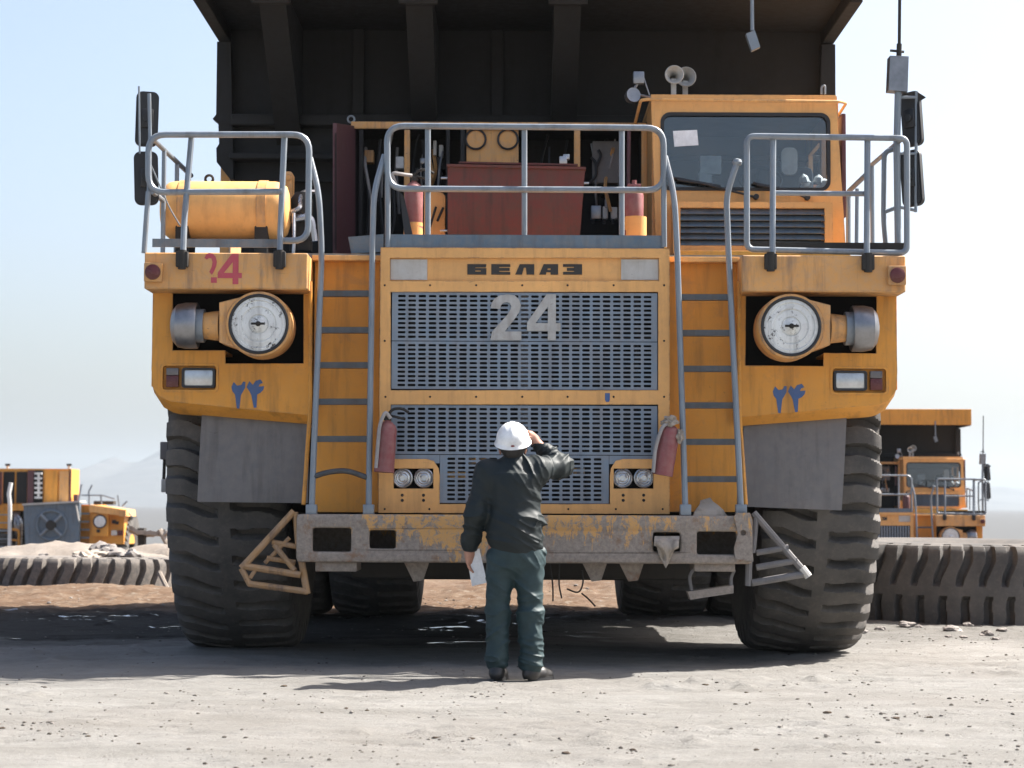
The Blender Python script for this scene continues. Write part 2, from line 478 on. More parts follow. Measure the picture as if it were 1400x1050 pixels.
def ground_mat():
    m, nt, b = new_mat('packed_pale_dirt')
    p = pos_node(nt); pst = pos_node(nt, (0.45, 1.0, 1.0))
    sep = nt.nodes.new('ShaderNodeSeparateXYZ'); nt.links.new(p, sep.inputs[0])
    big = noise_node(nt, p, 0.35, 5, 0.6); mid = noise_node(nt, pst, 2.6, 8, 0.72); fine = noise_node(nt, p, 26, 8, 0.78); spk = noise_node(nt, pst, 11, 7, 0.75, 0.3)
    c = mixc(nt, ramp(nt, mid, 0.3, 0.72), (0.170, 0.163, 0.149), (0.252, 0.246, 0.232))
    c = mixc(nt, mul(nt, ramp(nt, big, 0.45, 0.68), 0.45), c, (0.150, 0.134, 0.118))
    c = mixc(nt, ramp(nt, fine, 0.50, 0.82, 0.0, 0.40), c, (0.095, 0.082, 0.070))
    c = mixc(nt, ramp(nt, spk, 0.655, 0.70), c, (0.065, 0.054, 0.044))
    fleck = noise_node(nt, pos_node(nt, (0.7, 1.0, 1.0)), 75, 5, 0.8)
    patch = ramp(nt, noise_node(nt, pst, 1.4, 5, 0.7), 0.42, 0.68, 0.02, -0.055)
    fa = nt.nodes.new('ShaderNodeMath'); fa.operation = 'SUBTRACT'; nt.links.new(fleck, fa.inputs[0]); nt.links.new(patch, fa.inputs[1])
    c = mixc(nt, ramp(nt, fa.outputs[0], 0.66, 0.72, 0, 0.75), c, (0.085, 0.070, 0.057))
    c = mixc(nt, ramp(nt, fleck, 0.40, 0.25, 0, 0.5), c, (0.30, 0.295, 0.285))
    # loose brown soil from the ridge outwards, far ground greyed to carry haze tint
    a1 = nt.nodes.new('ShaderNodeMath'); a1.operation = 'MULTIPLY_ADD'
    nt.links.new(big, a1.inputs[0]); a1.inputs[1].default_value = 4.0; nt.links.new(sep.outputs[1], a1.inputs[2])
    soil = ramp(nt, a1.outputs[0], 22.5, 25.0)
    brown = mixc(nt, ramp(nt, mid, 0.35, 0.68), (0.088, 0.050, 0.029), (0.165, 0.118, 0.082))
    brown = mixc(nt, ramp(nt, spk, 0.56, 0.64), brown, (0.21, 0.18, 0.145))
    brown = mixc(nt, ramp(nt, fine, 0.55, 0.75, 0, 0.6), brown, (0.10, 0.06, 0.035))
    c = mixc(nt, soil, c, brown)
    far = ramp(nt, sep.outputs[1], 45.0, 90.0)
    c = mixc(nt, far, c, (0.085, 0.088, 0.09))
    # damp patch where the trucks drip
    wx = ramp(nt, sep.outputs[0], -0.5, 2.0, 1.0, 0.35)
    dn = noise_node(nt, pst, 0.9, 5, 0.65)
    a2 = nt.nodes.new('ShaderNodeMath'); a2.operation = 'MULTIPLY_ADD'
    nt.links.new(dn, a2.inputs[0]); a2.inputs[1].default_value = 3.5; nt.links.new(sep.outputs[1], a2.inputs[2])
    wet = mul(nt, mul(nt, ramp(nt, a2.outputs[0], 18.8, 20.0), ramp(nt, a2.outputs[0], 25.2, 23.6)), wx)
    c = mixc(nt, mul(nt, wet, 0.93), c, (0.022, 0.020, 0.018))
    nt.links.new(c, b.inputs['Base Color'])
    pm = mul(nt, ramp(nt, wet, 0.55, 0.8), ramp(nt, noise_node(nt, pos_node(nt, (0.55, 1.6, 1.0)), 1.5, 5, 0.62), 0.625, 0.635))
    nt.links.new(ramp(nt, pm, 0, 1, 0.93, 0.07), b.inputs['Roughness'])
    nt.links.new(ramp(nt, pm, 0, 1, 0.12, 0.6), b.inputs['Specular IOR Level'])
    h = nt.nodes.new('ShaderNodeMath'); h.operation = 'ADD'; nt.links.new(fine, h.inputs[0]); nt.links.new(mul(nt, spk, 1.5), h.inputs[1])
    h2 = nt.nodes.new('ShaderNodeMath'); h2.operation = 'MULTIPLY_ADD'; nt.links.new(mid, h2.inputs[0]); h2.inputs[1].default_value = 2.5; nt.links.new(h.outputs[0], h2.inputs[2])
    h3 = nt.nodes.new('ShaderNodeMath'); h3.operation = 'MULTIPLY_ADD'; nt.links.new(fleck, h3.inputs[0]); h3.inputs[1].default_value = 0.5; nt.links.new(h2.outputs[0], h3.inputs[2])
    bump(nt, b, h3.outputs[0], 1.0, 0.016)
    bn = [n for n in nt.nodes if n.type == 'BUMP'][0]
    nt.links.new(ramp(nt, pm, 0, 1, 1.0, 0.03), bn.inputs['Strength'])
    return m
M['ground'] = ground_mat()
xs = axis(-6.4, 6.4, 0.034, 9000.0, 1.10); ys = axis(9.0, 24.0, 0.034, 9000.0, 1.055)
GX, GY = np.meshgrid(xs, ys)
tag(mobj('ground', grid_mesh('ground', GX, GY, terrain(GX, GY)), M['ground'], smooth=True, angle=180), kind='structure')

# ------------------------------------------------------------------ far mountains
def mountain_mat():
    m, nt, b = new_mat('bare_mountain_rock')
    p = pos_node(nt); n = noise_node(nt, p, 0.006, 8, 0.65)
    nt.links.new(mixc(nt, ramp(nt, n, 0.35, 0.65), (0.040, 0.042, 0.045), (0.068, 0.068, 0.068)), b.inputs['Base Color'])
    b.inputs['Roughness'].default_value = 1.0
    return m
M['mount'] = mountain_mat()
DM = 5600.0
def ridge_height(x, t):
    """crest height at lateral place x (m); t in 0..1 runs from foot to crest"""
    px = 700 + x / DM * F
    kx = [-3500, -900, -250, 20, 95, 128, 152, 168, 186, 205, 232, 290, 420, 600, 800, 1000, 1180, 1300, 1362, 1400, 1480, 1700, 2300, 4800]
    ky = [50, 60, 42, 20, 36, 54, 66, 58, 55, 64, 78, 92, 74, 60, 78, 52, 40, 31, 30, 27, 33, 52, 70, 50]
    return np.interp(px, kx, ky) * 1.10 * DM / F
mx = np.linspace(-8200, 8200, 700); mt = np.linspace(0, 2.0, 60)
MX, MT = np.meshgrid(mx, mt)
prof = np.where(MT <= 1, MT ** 1.35, np.maximum(0, 2 - MT) ** 1.2)
rid = 1 - np.abs(2 * fbm(MX * 0.0022, MT * 2.6, 5, 21))
MZ = ridge_height(MX, MT) * prof * (0.72 + 0.28 * np.where(np.abs(MT - 1) < 0.02, 1, rid)) + 6 * fbm(MX * 0.01, MT * 8, 4, 23) * np.sin(np.pi * np.clip(MT, 0, 2) / 2) - 6
MY = DM - 1500 + MT * 1500 + 180 * fbm(MX * 0.0008, MT * 2, 3, 25) * (1 - np.abs(1 - MT))
tag(mobj('mountains', grid_mesh('mountains', MX, MY, MZ), M['mount'], smooth=True, angle=180), kind='structure')

# ------------------------------------------------------------------ air
def haze_box():
    m = bpy.data.materials.new('thin_dusty_air'); m.use_nodes = True
    nt = m.node_tree
    nt.nodes.remove(nt.nodes['Principled BSDF'])
    v = nt.nodes.new('ShaderNodeVolumePrincipled')
    v.inputs['Color'].default_value = (0.46, 0.52, 0.57, 1)
    v.inputs['Density'].default_value = 0.00015
    v.inputs['Anisotropy'].default_value = 0.3
    nt.links.new(v.outputs[0], nt.nodes['Material Output'].inputs['Volume'])
    b = bm_new(); box(b, -9800, 9800, -9800, 9800, -60, 225)
    o = obj('haze', b, m, smooth=False, org=(0, 0, 0))
    tag(o, kind='stuff')
haze_box()

# ================================================================== haul truck
XC = PX(717.3, 15.2, 450)
AX = 17.1                                   # depth of the front axle
TR = Vector((XC, AX, 0.0))
truck = thing('haul_truck', 'huge yellow mining haul truck with steel 24 on its grille, facing the man', 'dump truck', TR)
ORG = TR
def mir(px): return 2 * 717.3 - px
def sx(px, s): return px if s < 0 else mir(px)     # left-hand pixel, mirrored for the other side

# ---- tyres -------------------------------------------------------------
def tyre_mesh(name, Rr=1.53, n_lug=42, per=22, closed_hub=False):
    prof = [(-0.33, 0.66), (-0.37, 0.70), (-0.40, 0.80), (-0.455, 0.98), (-0.475, 1.13), (-0.474, 1.27), (-0.466, 1.36), (-0.460, 1.40)]
    ntr = 40
    for k in range(ntr + 1):
        x = -0.452 + 0.904 * k / ntr
        prof.append((x, Rr - 0.03 * (abs(x) / 0.44) ** 2.2 - 0.035 * max(0.0, (abs(x) - 0.37) / 0.08) ** 2))
    prof += [(-x, r) for x, r in reversed(prof[:8])]
    pr = np.array(prof); nth = n_lug * per
    th = np.arange(nth) / nth * 2 * math.pi
    TH, K = np.meshgrid(th, np.arange(len(pr)), indexing='ij')
    X = pr[K, 0]; RR = pr[K, 1].copy()
    pitch = 2 * math.pi * Rr / n_lug
    arc = TH * Rr
    wav = 0.02 * np.sin(np.abs(X) * 15.0)
    def groove(off, slope):
        a = (arc - off - slope * X - wav) / pitch
        return np.abs(a - np.round(a)) * pitch
    d = np.where(X > 0, groove(0.0, 0.20), groove(pitch * 0.42, 0.20))
    width = 0.036 + 0.014 * np.clip((np.abs(X) - 0.05) / 0.38, 0, 1)
    on = (np.abs(X) > 0.045) & (RR > 1.33)
    depth = 0.090 * np.clip((np.abs(X) - 0.045) / 0.03, 0, 1) * np.clip((RR - 1.33) / 0.06, 0, 1)
    cut = np.clip((width - d) / 0.007, 0, 1) * on
    lugn = 0.006 * vnoise(arc * 3, X * 5 + 40, 77)
    RR = RR - depth * cut + lugn
    V = np.stack([X, RR * np.cos(TH), RR * np.sin(TH)], -1).reshape(-1, 3)
    nk = len(pr)
    i, k = np.meshgrid(np.arange(nth), np.arange(nk - 1), indexing='ij')
    j = (i + 1) % nth
    q = np.stack([i * nk + k, i * nk + k + 1, j * nk + k + 1, j * nk + k], -1).reshape(-1, 4)
    me = bpy.data.meshes.new(name)
    me.from_pydata(V.tolist(), [], q.tolist())
    me.update()
    return me
TYRE = tyre_mesh('tyre')
def rim_mesh():
    b = bm_new()
    lathe(b, (-0.34, 0, 0), (1, 0, 0), [(0.0, 0.70), (0.02, 0.70), (0.06, 0.64), (0.20, 0.60), (0.22, 0.30), (0.10, 0.26), (0.05, 0.0)], 36)
    lathe(b, (0.34, 0, 0), (-1, 0, 0), [(0.0, 0.70), (0.02, 0.70), (0.06, 0.64), (0.20, 0.60), (0.22, 0.30), (0.05, 0.26), (-0.06, 0.0)], 36)
    bmesh.ops.recalc_face_normals(b, faces=b.faces[:])
    me = bpy.data.meshes.new('rim'); b.to_mesh(me); b.free(); return me
RIM = rim_mesh()
def wheel(x, y, rot):
    w = bpy.data.objects.new('wheel', None); COL.objects.link(w); w.parent = truck
    w.location = Vector((x, y, 1.505)) - TR; w.rotation_euler = (rot, 0, 0)
    mobj('tyre', TYRE, M['rubber'], w, angle=26); mobj('rim', RIM, M['yellow_dusty'], w)
    return w
TXF = (PX(1200, 15.6, 700) - PX(230, 15.6, 700)) / 2 - 0.415
wheel(XC - TXF, AX, 0.35); wheel(XC + TXF, AX, 1.1)
YR = AX + 5.3
for k, dx in enumerate((-2.50, -1.535, 1.535, 2.50)): wheel(XC + dx, YR, 0.2 * k)

# ---- chassis and underside -------------------------------------------------
b = bm_new()
for s in (-1, 1): box(b, XC + s * 0.62 - 0.17, XC + s * 0.62 + 0.17, 15.3, 24.2, 0.98, 1.62, 0.02)
for y in (15.9, 18.4, 20.6): box(b, XC - 0.5, XC + 0.5, y, y + 0.3, 1.0, 1.5, 0.02)
obj('chassis_frame', b, M['under'], truck)
b = bm_new()
cyl(b, (XC - TXF + 0.3, AX, 1.35), (XC + TXF - 0.3, AX, 1.35), 0.24, 16)
box(b, XC - 1.35, XC + 1.35, AX - 0.25, AX + 0.35, 0.64, 1.35, 0.08)
for s in (-1, 1): cyl(b, (XC + s * (TXF - 0.75), AX, 0.8), (XC + s * (TXF - 0.75), AX, 2.5), 0.17, 14)
obj('front_axle', b, M['under'], truck)
b = bm_new()
lathe(b, (XC - 2.4, YR, 1.505), (1, 0, 0), [(0, 0), (0, 0.42), (1.15, 0.45), (1.5, 0.85), (3.3, 0.85), (3.65, 0.45), (4.8, 0.42), (4.8, 0)], 26)
obj('rear_axle', b, M['under'], truck)
b = bm_new()
box(b, XC - 0.75, XC + 0.70, 15.35, 16.6, 0.78, 1.6, 0.06)
box(b, XC - 1.32, XC + 1.32, 15.62, 16.7, 0.61, 1.1, 0.05)
box(b, XC - 0.55, XC + 0.5, 16.55, 17.8, 0.62, 1.5, 0.1)
obj('engine_sump', b, M['under'], truck)
b = bm_new()
for pts in ([(765, 770), (764, 800), (768, 818)], [(752, 772), (756, 800), (756, 822)], [(775, 805), (792, 812), (798, 796), (796, 780)], [(795, 811), (804, 818), (814, 829)]):
    tube(b, fillet([P(x, y, 15.55) for x, y in pts], 0.06), 0.007, 6)
obj('hanging_hose', b, M['black'], truck)
for s in (-1, 1):
    b = bm_new()
    box(b, XC + s * 1.75 - 0.42, XC + s * 1.75 + 0.42, 18.5, 20.6, 1.05, 1.95, 0.08)
    obj('side_tank', b, M['under'], truck)

# ---- bumper ----------------------------------------------------------------
YB = 14.9
def rect_px(x0, y0, x1, y1, Y, r=0.0, n=4):
    a, c = P(x0, y1, Y), P(x1, y0, Y)
    return rrect(a.x, c.x, a.z, c.z, r, n) if r else [(a.x, a.z), (c.x, a.z), (c.x, c.z), (a.x, c.z)]
zb0, zb1 = PZ(770, YB), PZ(704, YB)
xb0, xb1 = PX(405, YB, 735), PX(1029, YB, 735)
holes_px = [(427, 722, 480, 754), (505, 725, 541, 750), (893, 728, 930, 754), (953, 727, 1007, 758)]
bump_root = bm_new()
plate(bump_root, rrect(xb0, xb1, zb0, zb1, 0.035, 3), [rect_px(*h, YB, 0.018) for h in holes_px], YB, YB + 0.035)
bmesh.ops.recalc_face_normals(bump_root, faces=bump_root.faces[:])
fe = [e for e in bump_root.edges if all(abs(v.co.y - YB) < 1e-5 for v in e.verts) and len(e.link_faces) == 2 and
      abs(e.link_faces[0].normal.dot(e.link_faces[1].normal)) < 0.5]
bmesh.ops.bevel(bump_root, geom=fe, offset=0.016, segments=3, affect='EDGES', profile=0.5)
bumper = obj('bumper', bump_root, M['bumper'], truck)
b = bm_new()
yb0 = YB + 0.037
box(b, xb0 + 0.004, xb1 - 0.004, yb0, YB + 0.62, zb1 - 0.03, zb1 - 0.004)
box(b, xb0 + 0.004, xb1 - 0.004, yb0, YB + 0.62, zb0 + 0.004, zb0 + 0.03)
for x in (xb0 + 0.003, xb1 - 0.033): box(b, x, x + 0.03, yb0, YB + 0.62, zb0 + 0.031, zb1 - 0.031)
for px in (487, 550, 884, 945):
    x = PX(px, YB, 735); box(b, x, x + 0.02, yb0, YB + 0.6, zb0 + 0.031, zb1 - 0.031)
box(b, xb0 + 0.01, xb1 - 0.01, YB + 0.63, YB + 0.66, zb0 + 0.01, zb1 - 0.01)
obj('beam_box', b, M['bumper'], bumper)
for x0, x1 in ((430, 487), (950, 1006)):
    b = bm_new(); a, c = P(x0, 776, YB), P(x1, 771, YB)
    box(b, a.x, c.x, YB + 0.05, YB + 0.5, a.z - 0.03, zb0 + 0.002, 0.008)
    obj('lower_plate', b, M['bumper'], bumper)
b = bm_new()
e0, e1 = P(1003, 701, YB - 0.01), P(1029, 768, YB - 0.01)
plate(b, [(e0.x, e0.z - 0.03), (e0.x + .02, e0.z), (e1.x - 0.02, e0.z), (e1.x, e0.z - 0.06), (e1.x - 0.01, e1.z + 0.17), (e1.x + 0.004, e1.z), (e0.x + .01, e1.z + .02), (e0.x, e1.z + .10), (e0.x + 0.03, e1.z + 0.2)],
      [[(PX(1015, YB) + 0.022 * math.cos(k * math.pi / 5), PZ(727, YB) + 0.022 * math.sin(k * math.pi / 5)) for k in range(10)]], YB - 0.03, YB - 0.004)
obj('end_bracket', b, M['bumper'], bumper)
for px in (570, 812, 862):
    b = bm_new(); c = P(px, 776, 15.2)
    plate(b, [(c.x - 0.10, c.z + .06), (c.x + 0.10, c.z + 0.06), (c.x + 0.05, c.z - 0.09), (c.x - 0.02, c.z - 0.10)], [], 15.1, 15.14)
    obj('tow_lug', b, M['bumper'], bumper)

# ---- grille housing ----------------------------------------------------------
YG = 15.15
def G(px, py): p = P(px, py, YG); return (p.x, p.z)
GL, GRt, GT, GB = PX(519, YG), PX(915.5, YG), PZ(339, YG), PZ(702, YG)
hous = bm_new()
op_up = [G(534, 533.5), G(900, 533.5), G(900, 399), G(534, 399)]
op_lo = [G(601, 689), G(834, 689), G(834, 650), G(835.5, 640), G(842, 630), G(852, 627.5), G(900, 627.5), G(900, 553), G(534, 553), G(534, 627.5), G(583, 627.5), G(593, 630), G(599.5, 640), G(601, 650)]
op_nm = [G(533, 384), G(901, 384), G(901, 352.5), G(533, 352.5)]
lampL, lampR = [G(538, 668), G(592.5, 668), G(592.5, 640.5), G(538, 640.5)], [G(839, 668), G(893.5, 668), G(893.5, 640.5), G(839, 640.5)]
plate(hous, [(GL, GB), (GRt, GB), (GRt, GT), (GL, GT)], [op_up, op_lo, op_nm, lampL, lampR], YG, YG + 0.03)
housing = obj('grille_housing', hous, M['yellow_clean'], truck, smooth=False)
b = bm_new()
for x in (GL + 0.002, GRt - 0.027): box(b, x, x + 0.025, YG + 0.031, YG + 0.75, GB, GT)
box(b, GL + 0.028, GRt - 0.028, YG + 0.031, YG + 0.75, GT - 0.03, GT - 0.002)
box(b, GL + 0.028, GRt - 0.028, YG + 0.031, YG + 0.75, GB + 0.002, GB + 0.03)
obj('side_cover', b, M['yellow'], housing, smooth=False)
b = bm_new(); box(b, GL + 0.04, GRt - 0.04, YG + 0.20, YG + 0.24, GB + 0.05, GT - 0.05)
obj('radiator_core', b, M['gap'], housing)
for x0, x1, y0, y1, m_ in ((711, 722, 397, 534, 'flap'), (711, 722, 552, 690, 'flap'), (534, 900, 458, 463, 'under'), (560, 566, 400, 534, 'under'), (868, 874, 400, 534, 'under'), (640, 668, 626, 634, 'bumper'), (770, 800, 640, 650, 'bumper'), (610, 640, 645, 655, 'bumper')):
    a, c = G(x0, y1), G(x1, y0); b = bm_new(); box(b, a[0], c[0], YG + .06, YG + .09, a[1], c[1]); obj('radiator_brace', b, M[m_], housing, smooth=False)
b = bm_new(); a, c = G(531, 386), G(903, 350); box(b, a[0], c[0], YG + 0.034, YG + 0.05, a[1], c[1])
obj('name_plate', b, M['yellow_clean'], housing)
for x0, x1 in ((533.5, 584), (849.5, 900.5)):
    b = bm_new(); a, c = G(x0, 382), G(x1, 354); box(b, a[0], c[0], YG + 0.026, YG + 0.0335, a[1], c[1])
    obj('reflector', b, M['reflector'], housing)
screws = [(526, 390), (588, 390), (651, 390), (714, 390), (776, 390), (839, 390), (908, 390), (526, 466), (908, 466),
          (527, 542.5), (588, 542.5), (651, 542.5), (714, 542.5), (776, 542.5), (839, 542.5), (908, 542.5), (526, 696), (587, 696), (777, 696), (842, 696), (906, 696)]
b = bm_new(); lathe(b, (0, 0, 0), (0, -1, 0), [(0, 0.008), (0.004, 0.007), (0.006, 0.004), (0.006, 0)], 8)
me_screw = bpy.data.meshes.new('screw'); b.to_mesh(me_screw); b.free()
for q in screws:
    g = G(*q); mobj('screw', me_screw, M['under'], housing, loc=Vector((g[0], YG - 0.0005, g[1])) - TR)
# perforated panels: every slot is a real hole
def slot_panel(x0, x1, z0, z1, cols, rows, mx, mz0, mz1, y, th=0.008):
    b = bm_new()
    dx, dz = (x1 - x0 - 2 * mx) / cols, (z1 - z0 - mz0 - mz1) / rows
    hw, hh = dx * 0.375, dz * 0.27
    def quad(p): b.faces.new([b.verts.new((q[0], y, q[1])) for q in p])
    gx0, gx1, gz0, gz1 = x0 + mx, x1 - mx, z0 + mz0, z1 - mz1
    quad([(x0, z0), (x1, z0), (x1, gz0), (x0, gz0)]); quad([(x0, gz1), (x1, gz1), (x1, z1), (x0, z1)])
    quad([(x0, gz0), (gx0, gz0), (gx0, gz1), (x0, gz1)]); quad([(gx1, gz0), (x1, gz0), (x1, gz1), (gx1, gz1)])
    for i in range(cols):
        for j in range(rows):
            cx, cz = gx0 + (i + .5) * dx, gz0 + (j + .5) * dz
            hw, hh = dx * (0.375 + .012 * math.sin(i * 7.3 + j * 3.1)), dz * (0.27 + .018 * math.sin(i * 2.7 + j * 5.9))
            k = hh * 0.55
            inn = [(hw, -hh + k), (hw, hh - k), (hw - k, hh), (-hw + k, hh), (-hw, hh - k), (-hw, -hh + k), (-hw + k, -hh), (hw - k, -hh)]
            ox, oz = dx / 2, dz / 2
            out = [(ox, -oz), (ox, oz), (ox, oz), (-ox, oz), (-ox, oz), (-ox, -oz), (-ox, -oz), (ox, -oz)]
            I = [b.verts.new((cx + p[0], y, cz + p[1])) for p in inn]
            O = {}
            def ov(p):
                if p not in O: O[p] = b.verts.new((cx + p[0], y, cz + p[1]))
                return O[p]
            Bk = [b.verts.new((cx + p[0], y + th, cz + p[1])) for p in inn]
            for q in range(8):
                q2 = (q + 1) % 8
                f = [I[q], I[q2], ov(out[q2])]
                if out[q] != out[q2]: f.append(ov(out[q]))
                b.faces.new(f)
                b.faces.new((I[q], I[q2], Bk[q2], Bk[q]))
    return b
gx0, gx1 = PX(535.5, YG + .03), PX(898.5, YG + .03)
def gz(py): return PZ(py, YG + 0.03)
for z0, z1, m0, m1 in ((466.6, 400.5, .012, .012), (532.5, 467.6, .012, .012), (621.5, 554.5, .012, .012)):
    obj('grille_panel', slot_panel(gx0, gx1, gz(z0), gz(z1), 25, 10, 0.035, m0, m1, YG + 0.012), M['grille'], housing, smooth=False)
wx0, wx1 = PX(602.5, YG + .03), PX(832.5, YG + .03)
obj('grille_panel', slot_panel(wx0, wx1, gz(688), gz(622.5), 15, 10, 0.045, .012, .012, YG + 0.012), M['grille'], housing, smooth=False)
for x0, x1 in ((gx0, wx0 - 0.003), (wx1 + 0.003, gx1)):
    b = bm_new(); box(b, x0, x1, YG + 0.013, YG + 0.018, gz(634), gz(622.5)); obj('grille_strip', b, M['grille'], housing, smooth=False)
# lamp boxes
for x0, x1, l0, l1 in ((537, 593, 550.5, 579.5), (838, 895, 851.3, 880.3)):
    b = bm_new(); a, c = G(x0, 669), G(x1, 639.5)
    box(b, a[0], c[0], YG + 0.09, YG + 0.10, a[1], c[1]); obj('lamp_box', b, M['gap'], housing)
    for lx in (l0, l1):
        g = G(lx, 653.5)
        b = bm_new()
        lathe(b, (g[0], YG + 0.02, g[1]), (0, -1, 0), [(-0.065, 0.0), (-0.065, 0.05), (0.0, 0.074), (0.012, 0.073), (0.016, 0.066), (0.012, 0.062)], 24)
        hl = obj('headlight', b, M['chrome'], housing)
        b = bm_new()
        lathe(b, (g[0], YG + 0.02, g[1]), (0, -1, 0), [(0.004, 0.063), (0.010, 0.056), (0.006, 0.050), (0.012, 0.040), (0.008, 0.033), (0.014, 0.020), (0.012, 0.012), (0.016, 0)], 24)
        obj('lens', b, M['lamp'], hl)
for lx in (550, 579, 852, 880):
    for ly in (677, 684):
        g = G(lx, ly); mobj('screw', me_screw, M['under'], housing, loc=Vector((g[0], YG - 0.0005, g[1])) - TR).scale = (1.5, 1, 1.5)
b = bm_new(); g = G(830.5, 543); plate(b, [(g[0] - .018, g[1] + .03), (g[0] + .018, g[1] + .03), (g[0] + .018, g[1] - .02), (g[0] + 0.01, g[1] - .035), (g[0] - .01, g[1] - .035), (g[0] - .018, g[1] - .02)], [], YG - 0.003, YG - 0.0005)
obj('blue_mark', b, M['blue_print'], housing, smooth=False)
# lettering
def letter(polys, x0, x1, y0, y1, Yf, mat, parent, name='letter', th=0.006):
    """polys: list of (outer, holes) in a 0..1 box, z up"""
    a, c = P(x0, y1, Yf), P(x1, y0, Yf)
    f = lambda p: (a.x + p[0] * (c.x - a.x), a.z + p[1] * (c.z - a.z))
    b = bm_new()
    for outer, holes in polys: plate(b, [f(p) for p in outer], [[f(p) for p in h] for h in holes], Yf - th, Yf)
    return obj(name, b, mat, parent, smooth=False)
be = [([(0, 0), (1, 0), (1, .62), (.42, .62), (.42, .70), (.97, .70), (1, 1), (0, 1)], [[(.42, .28), (.42, .40), (.70, .40), (.70, .28)]])]
ie = [([(0, 0), (1, 0), (1, .26), (.42, .26), (.42, .36), (.97, .36), (.97, .64), (.42, .64), (.42, .74), (1, .74), (1, 1), (0, 1)], [])]
el = [([(0, 0), (.36, 0), (.46, .66), (.56, .66), (.60, 0), (1, 0), (1, 1), (.24, 1)], [])]
aa = [([(0, 0), (.36, 0), (.38, .22), (.60, .22), (.60, 0), (1, 0), (1, 1), (.24, 1)], [[(.43, .44), (.46, .60), (.60, .60), (.60, .44)]])]
ze = [([(0, 0), (1, 0), (1, 1), (0, 1), (0, .74), (.58, .74), (.58, .64), (.2, .64), (.2, .36), (.58, .36), (.58, .26), (0, .26)], [])]
YN = YG + 0.034
for i, L in enumerate((be, ie, el, aa, ze)):
    x = 639.0 + i * 32.7
    letter(L, x, x + 26, 361.3, 375.5, YN - 0.0005, M['letter'], housing)
def ribbon(pts, w):
    L, Rr = [], []
    for i, p in enumerate(pts):
        p = Vector(p)
        if i == 0: d = (Vector(pts[1]) - p).normalized(); n = Vector((-d.y, d.x)); k = 1
        elif i == len(pts) - 1: d = (p - Vector(pts[i - 1])).normalized(); n = Vector((-d.y, d.x)); k = 1
        else:
            d0, d1 = (p - Vector(pts[i - 1])).normalized(), (Vector(pts[i + 1]) - p).normalized()
            n = (Vector((-d0.y, d0.x)) + Vector((-d1.y, d1.x))).normalized(); k = 1 / max(0.45, n.dot(Vector((-d0.y, d0.x))))
        L.append(tuple(p + n * w / 2 * k)); Rr.append(tuple(p - n * w / 2 * k))
    return L + Rr[::-1]
two_outer = [(0, 0), (1, 0), (1, .19), (.46, .19), (.78, .46), (.93, .62), (.98, .76), (.92, .89), (.78, .975), (.55, 1.0), (.30, .975), (.12, .90), (.03, .80), (.0, .70), (.30, .68), (.34, .76), (.42, .815), (.53, .83), (.63, .80), (.67, .735), (.64, .655), (.54, .55), (.05, .18)]
four_outer = [(.62, 0), (.86, 0), (.86, .20), (1.0, .20), (1.0, .37), (.86, .37), (.86, 1.0), (.58, 1.0), (0, .38), (0, .20), (.62, .20)]
four_hole = [(.62, .37), (.25, .37), (.62, .73)]
letter([(two_outer, [])], 670.5, 713, 402.5, 465, YG + 0.006, M['digit'], housing, 'steel_numeral', 0.008)
letter([(four_outer, [four_hole])], 720.5, 766.5, 402.5, 465, YG + 0.006, M['digit'], housing, 'steel_numeral', 0.008)

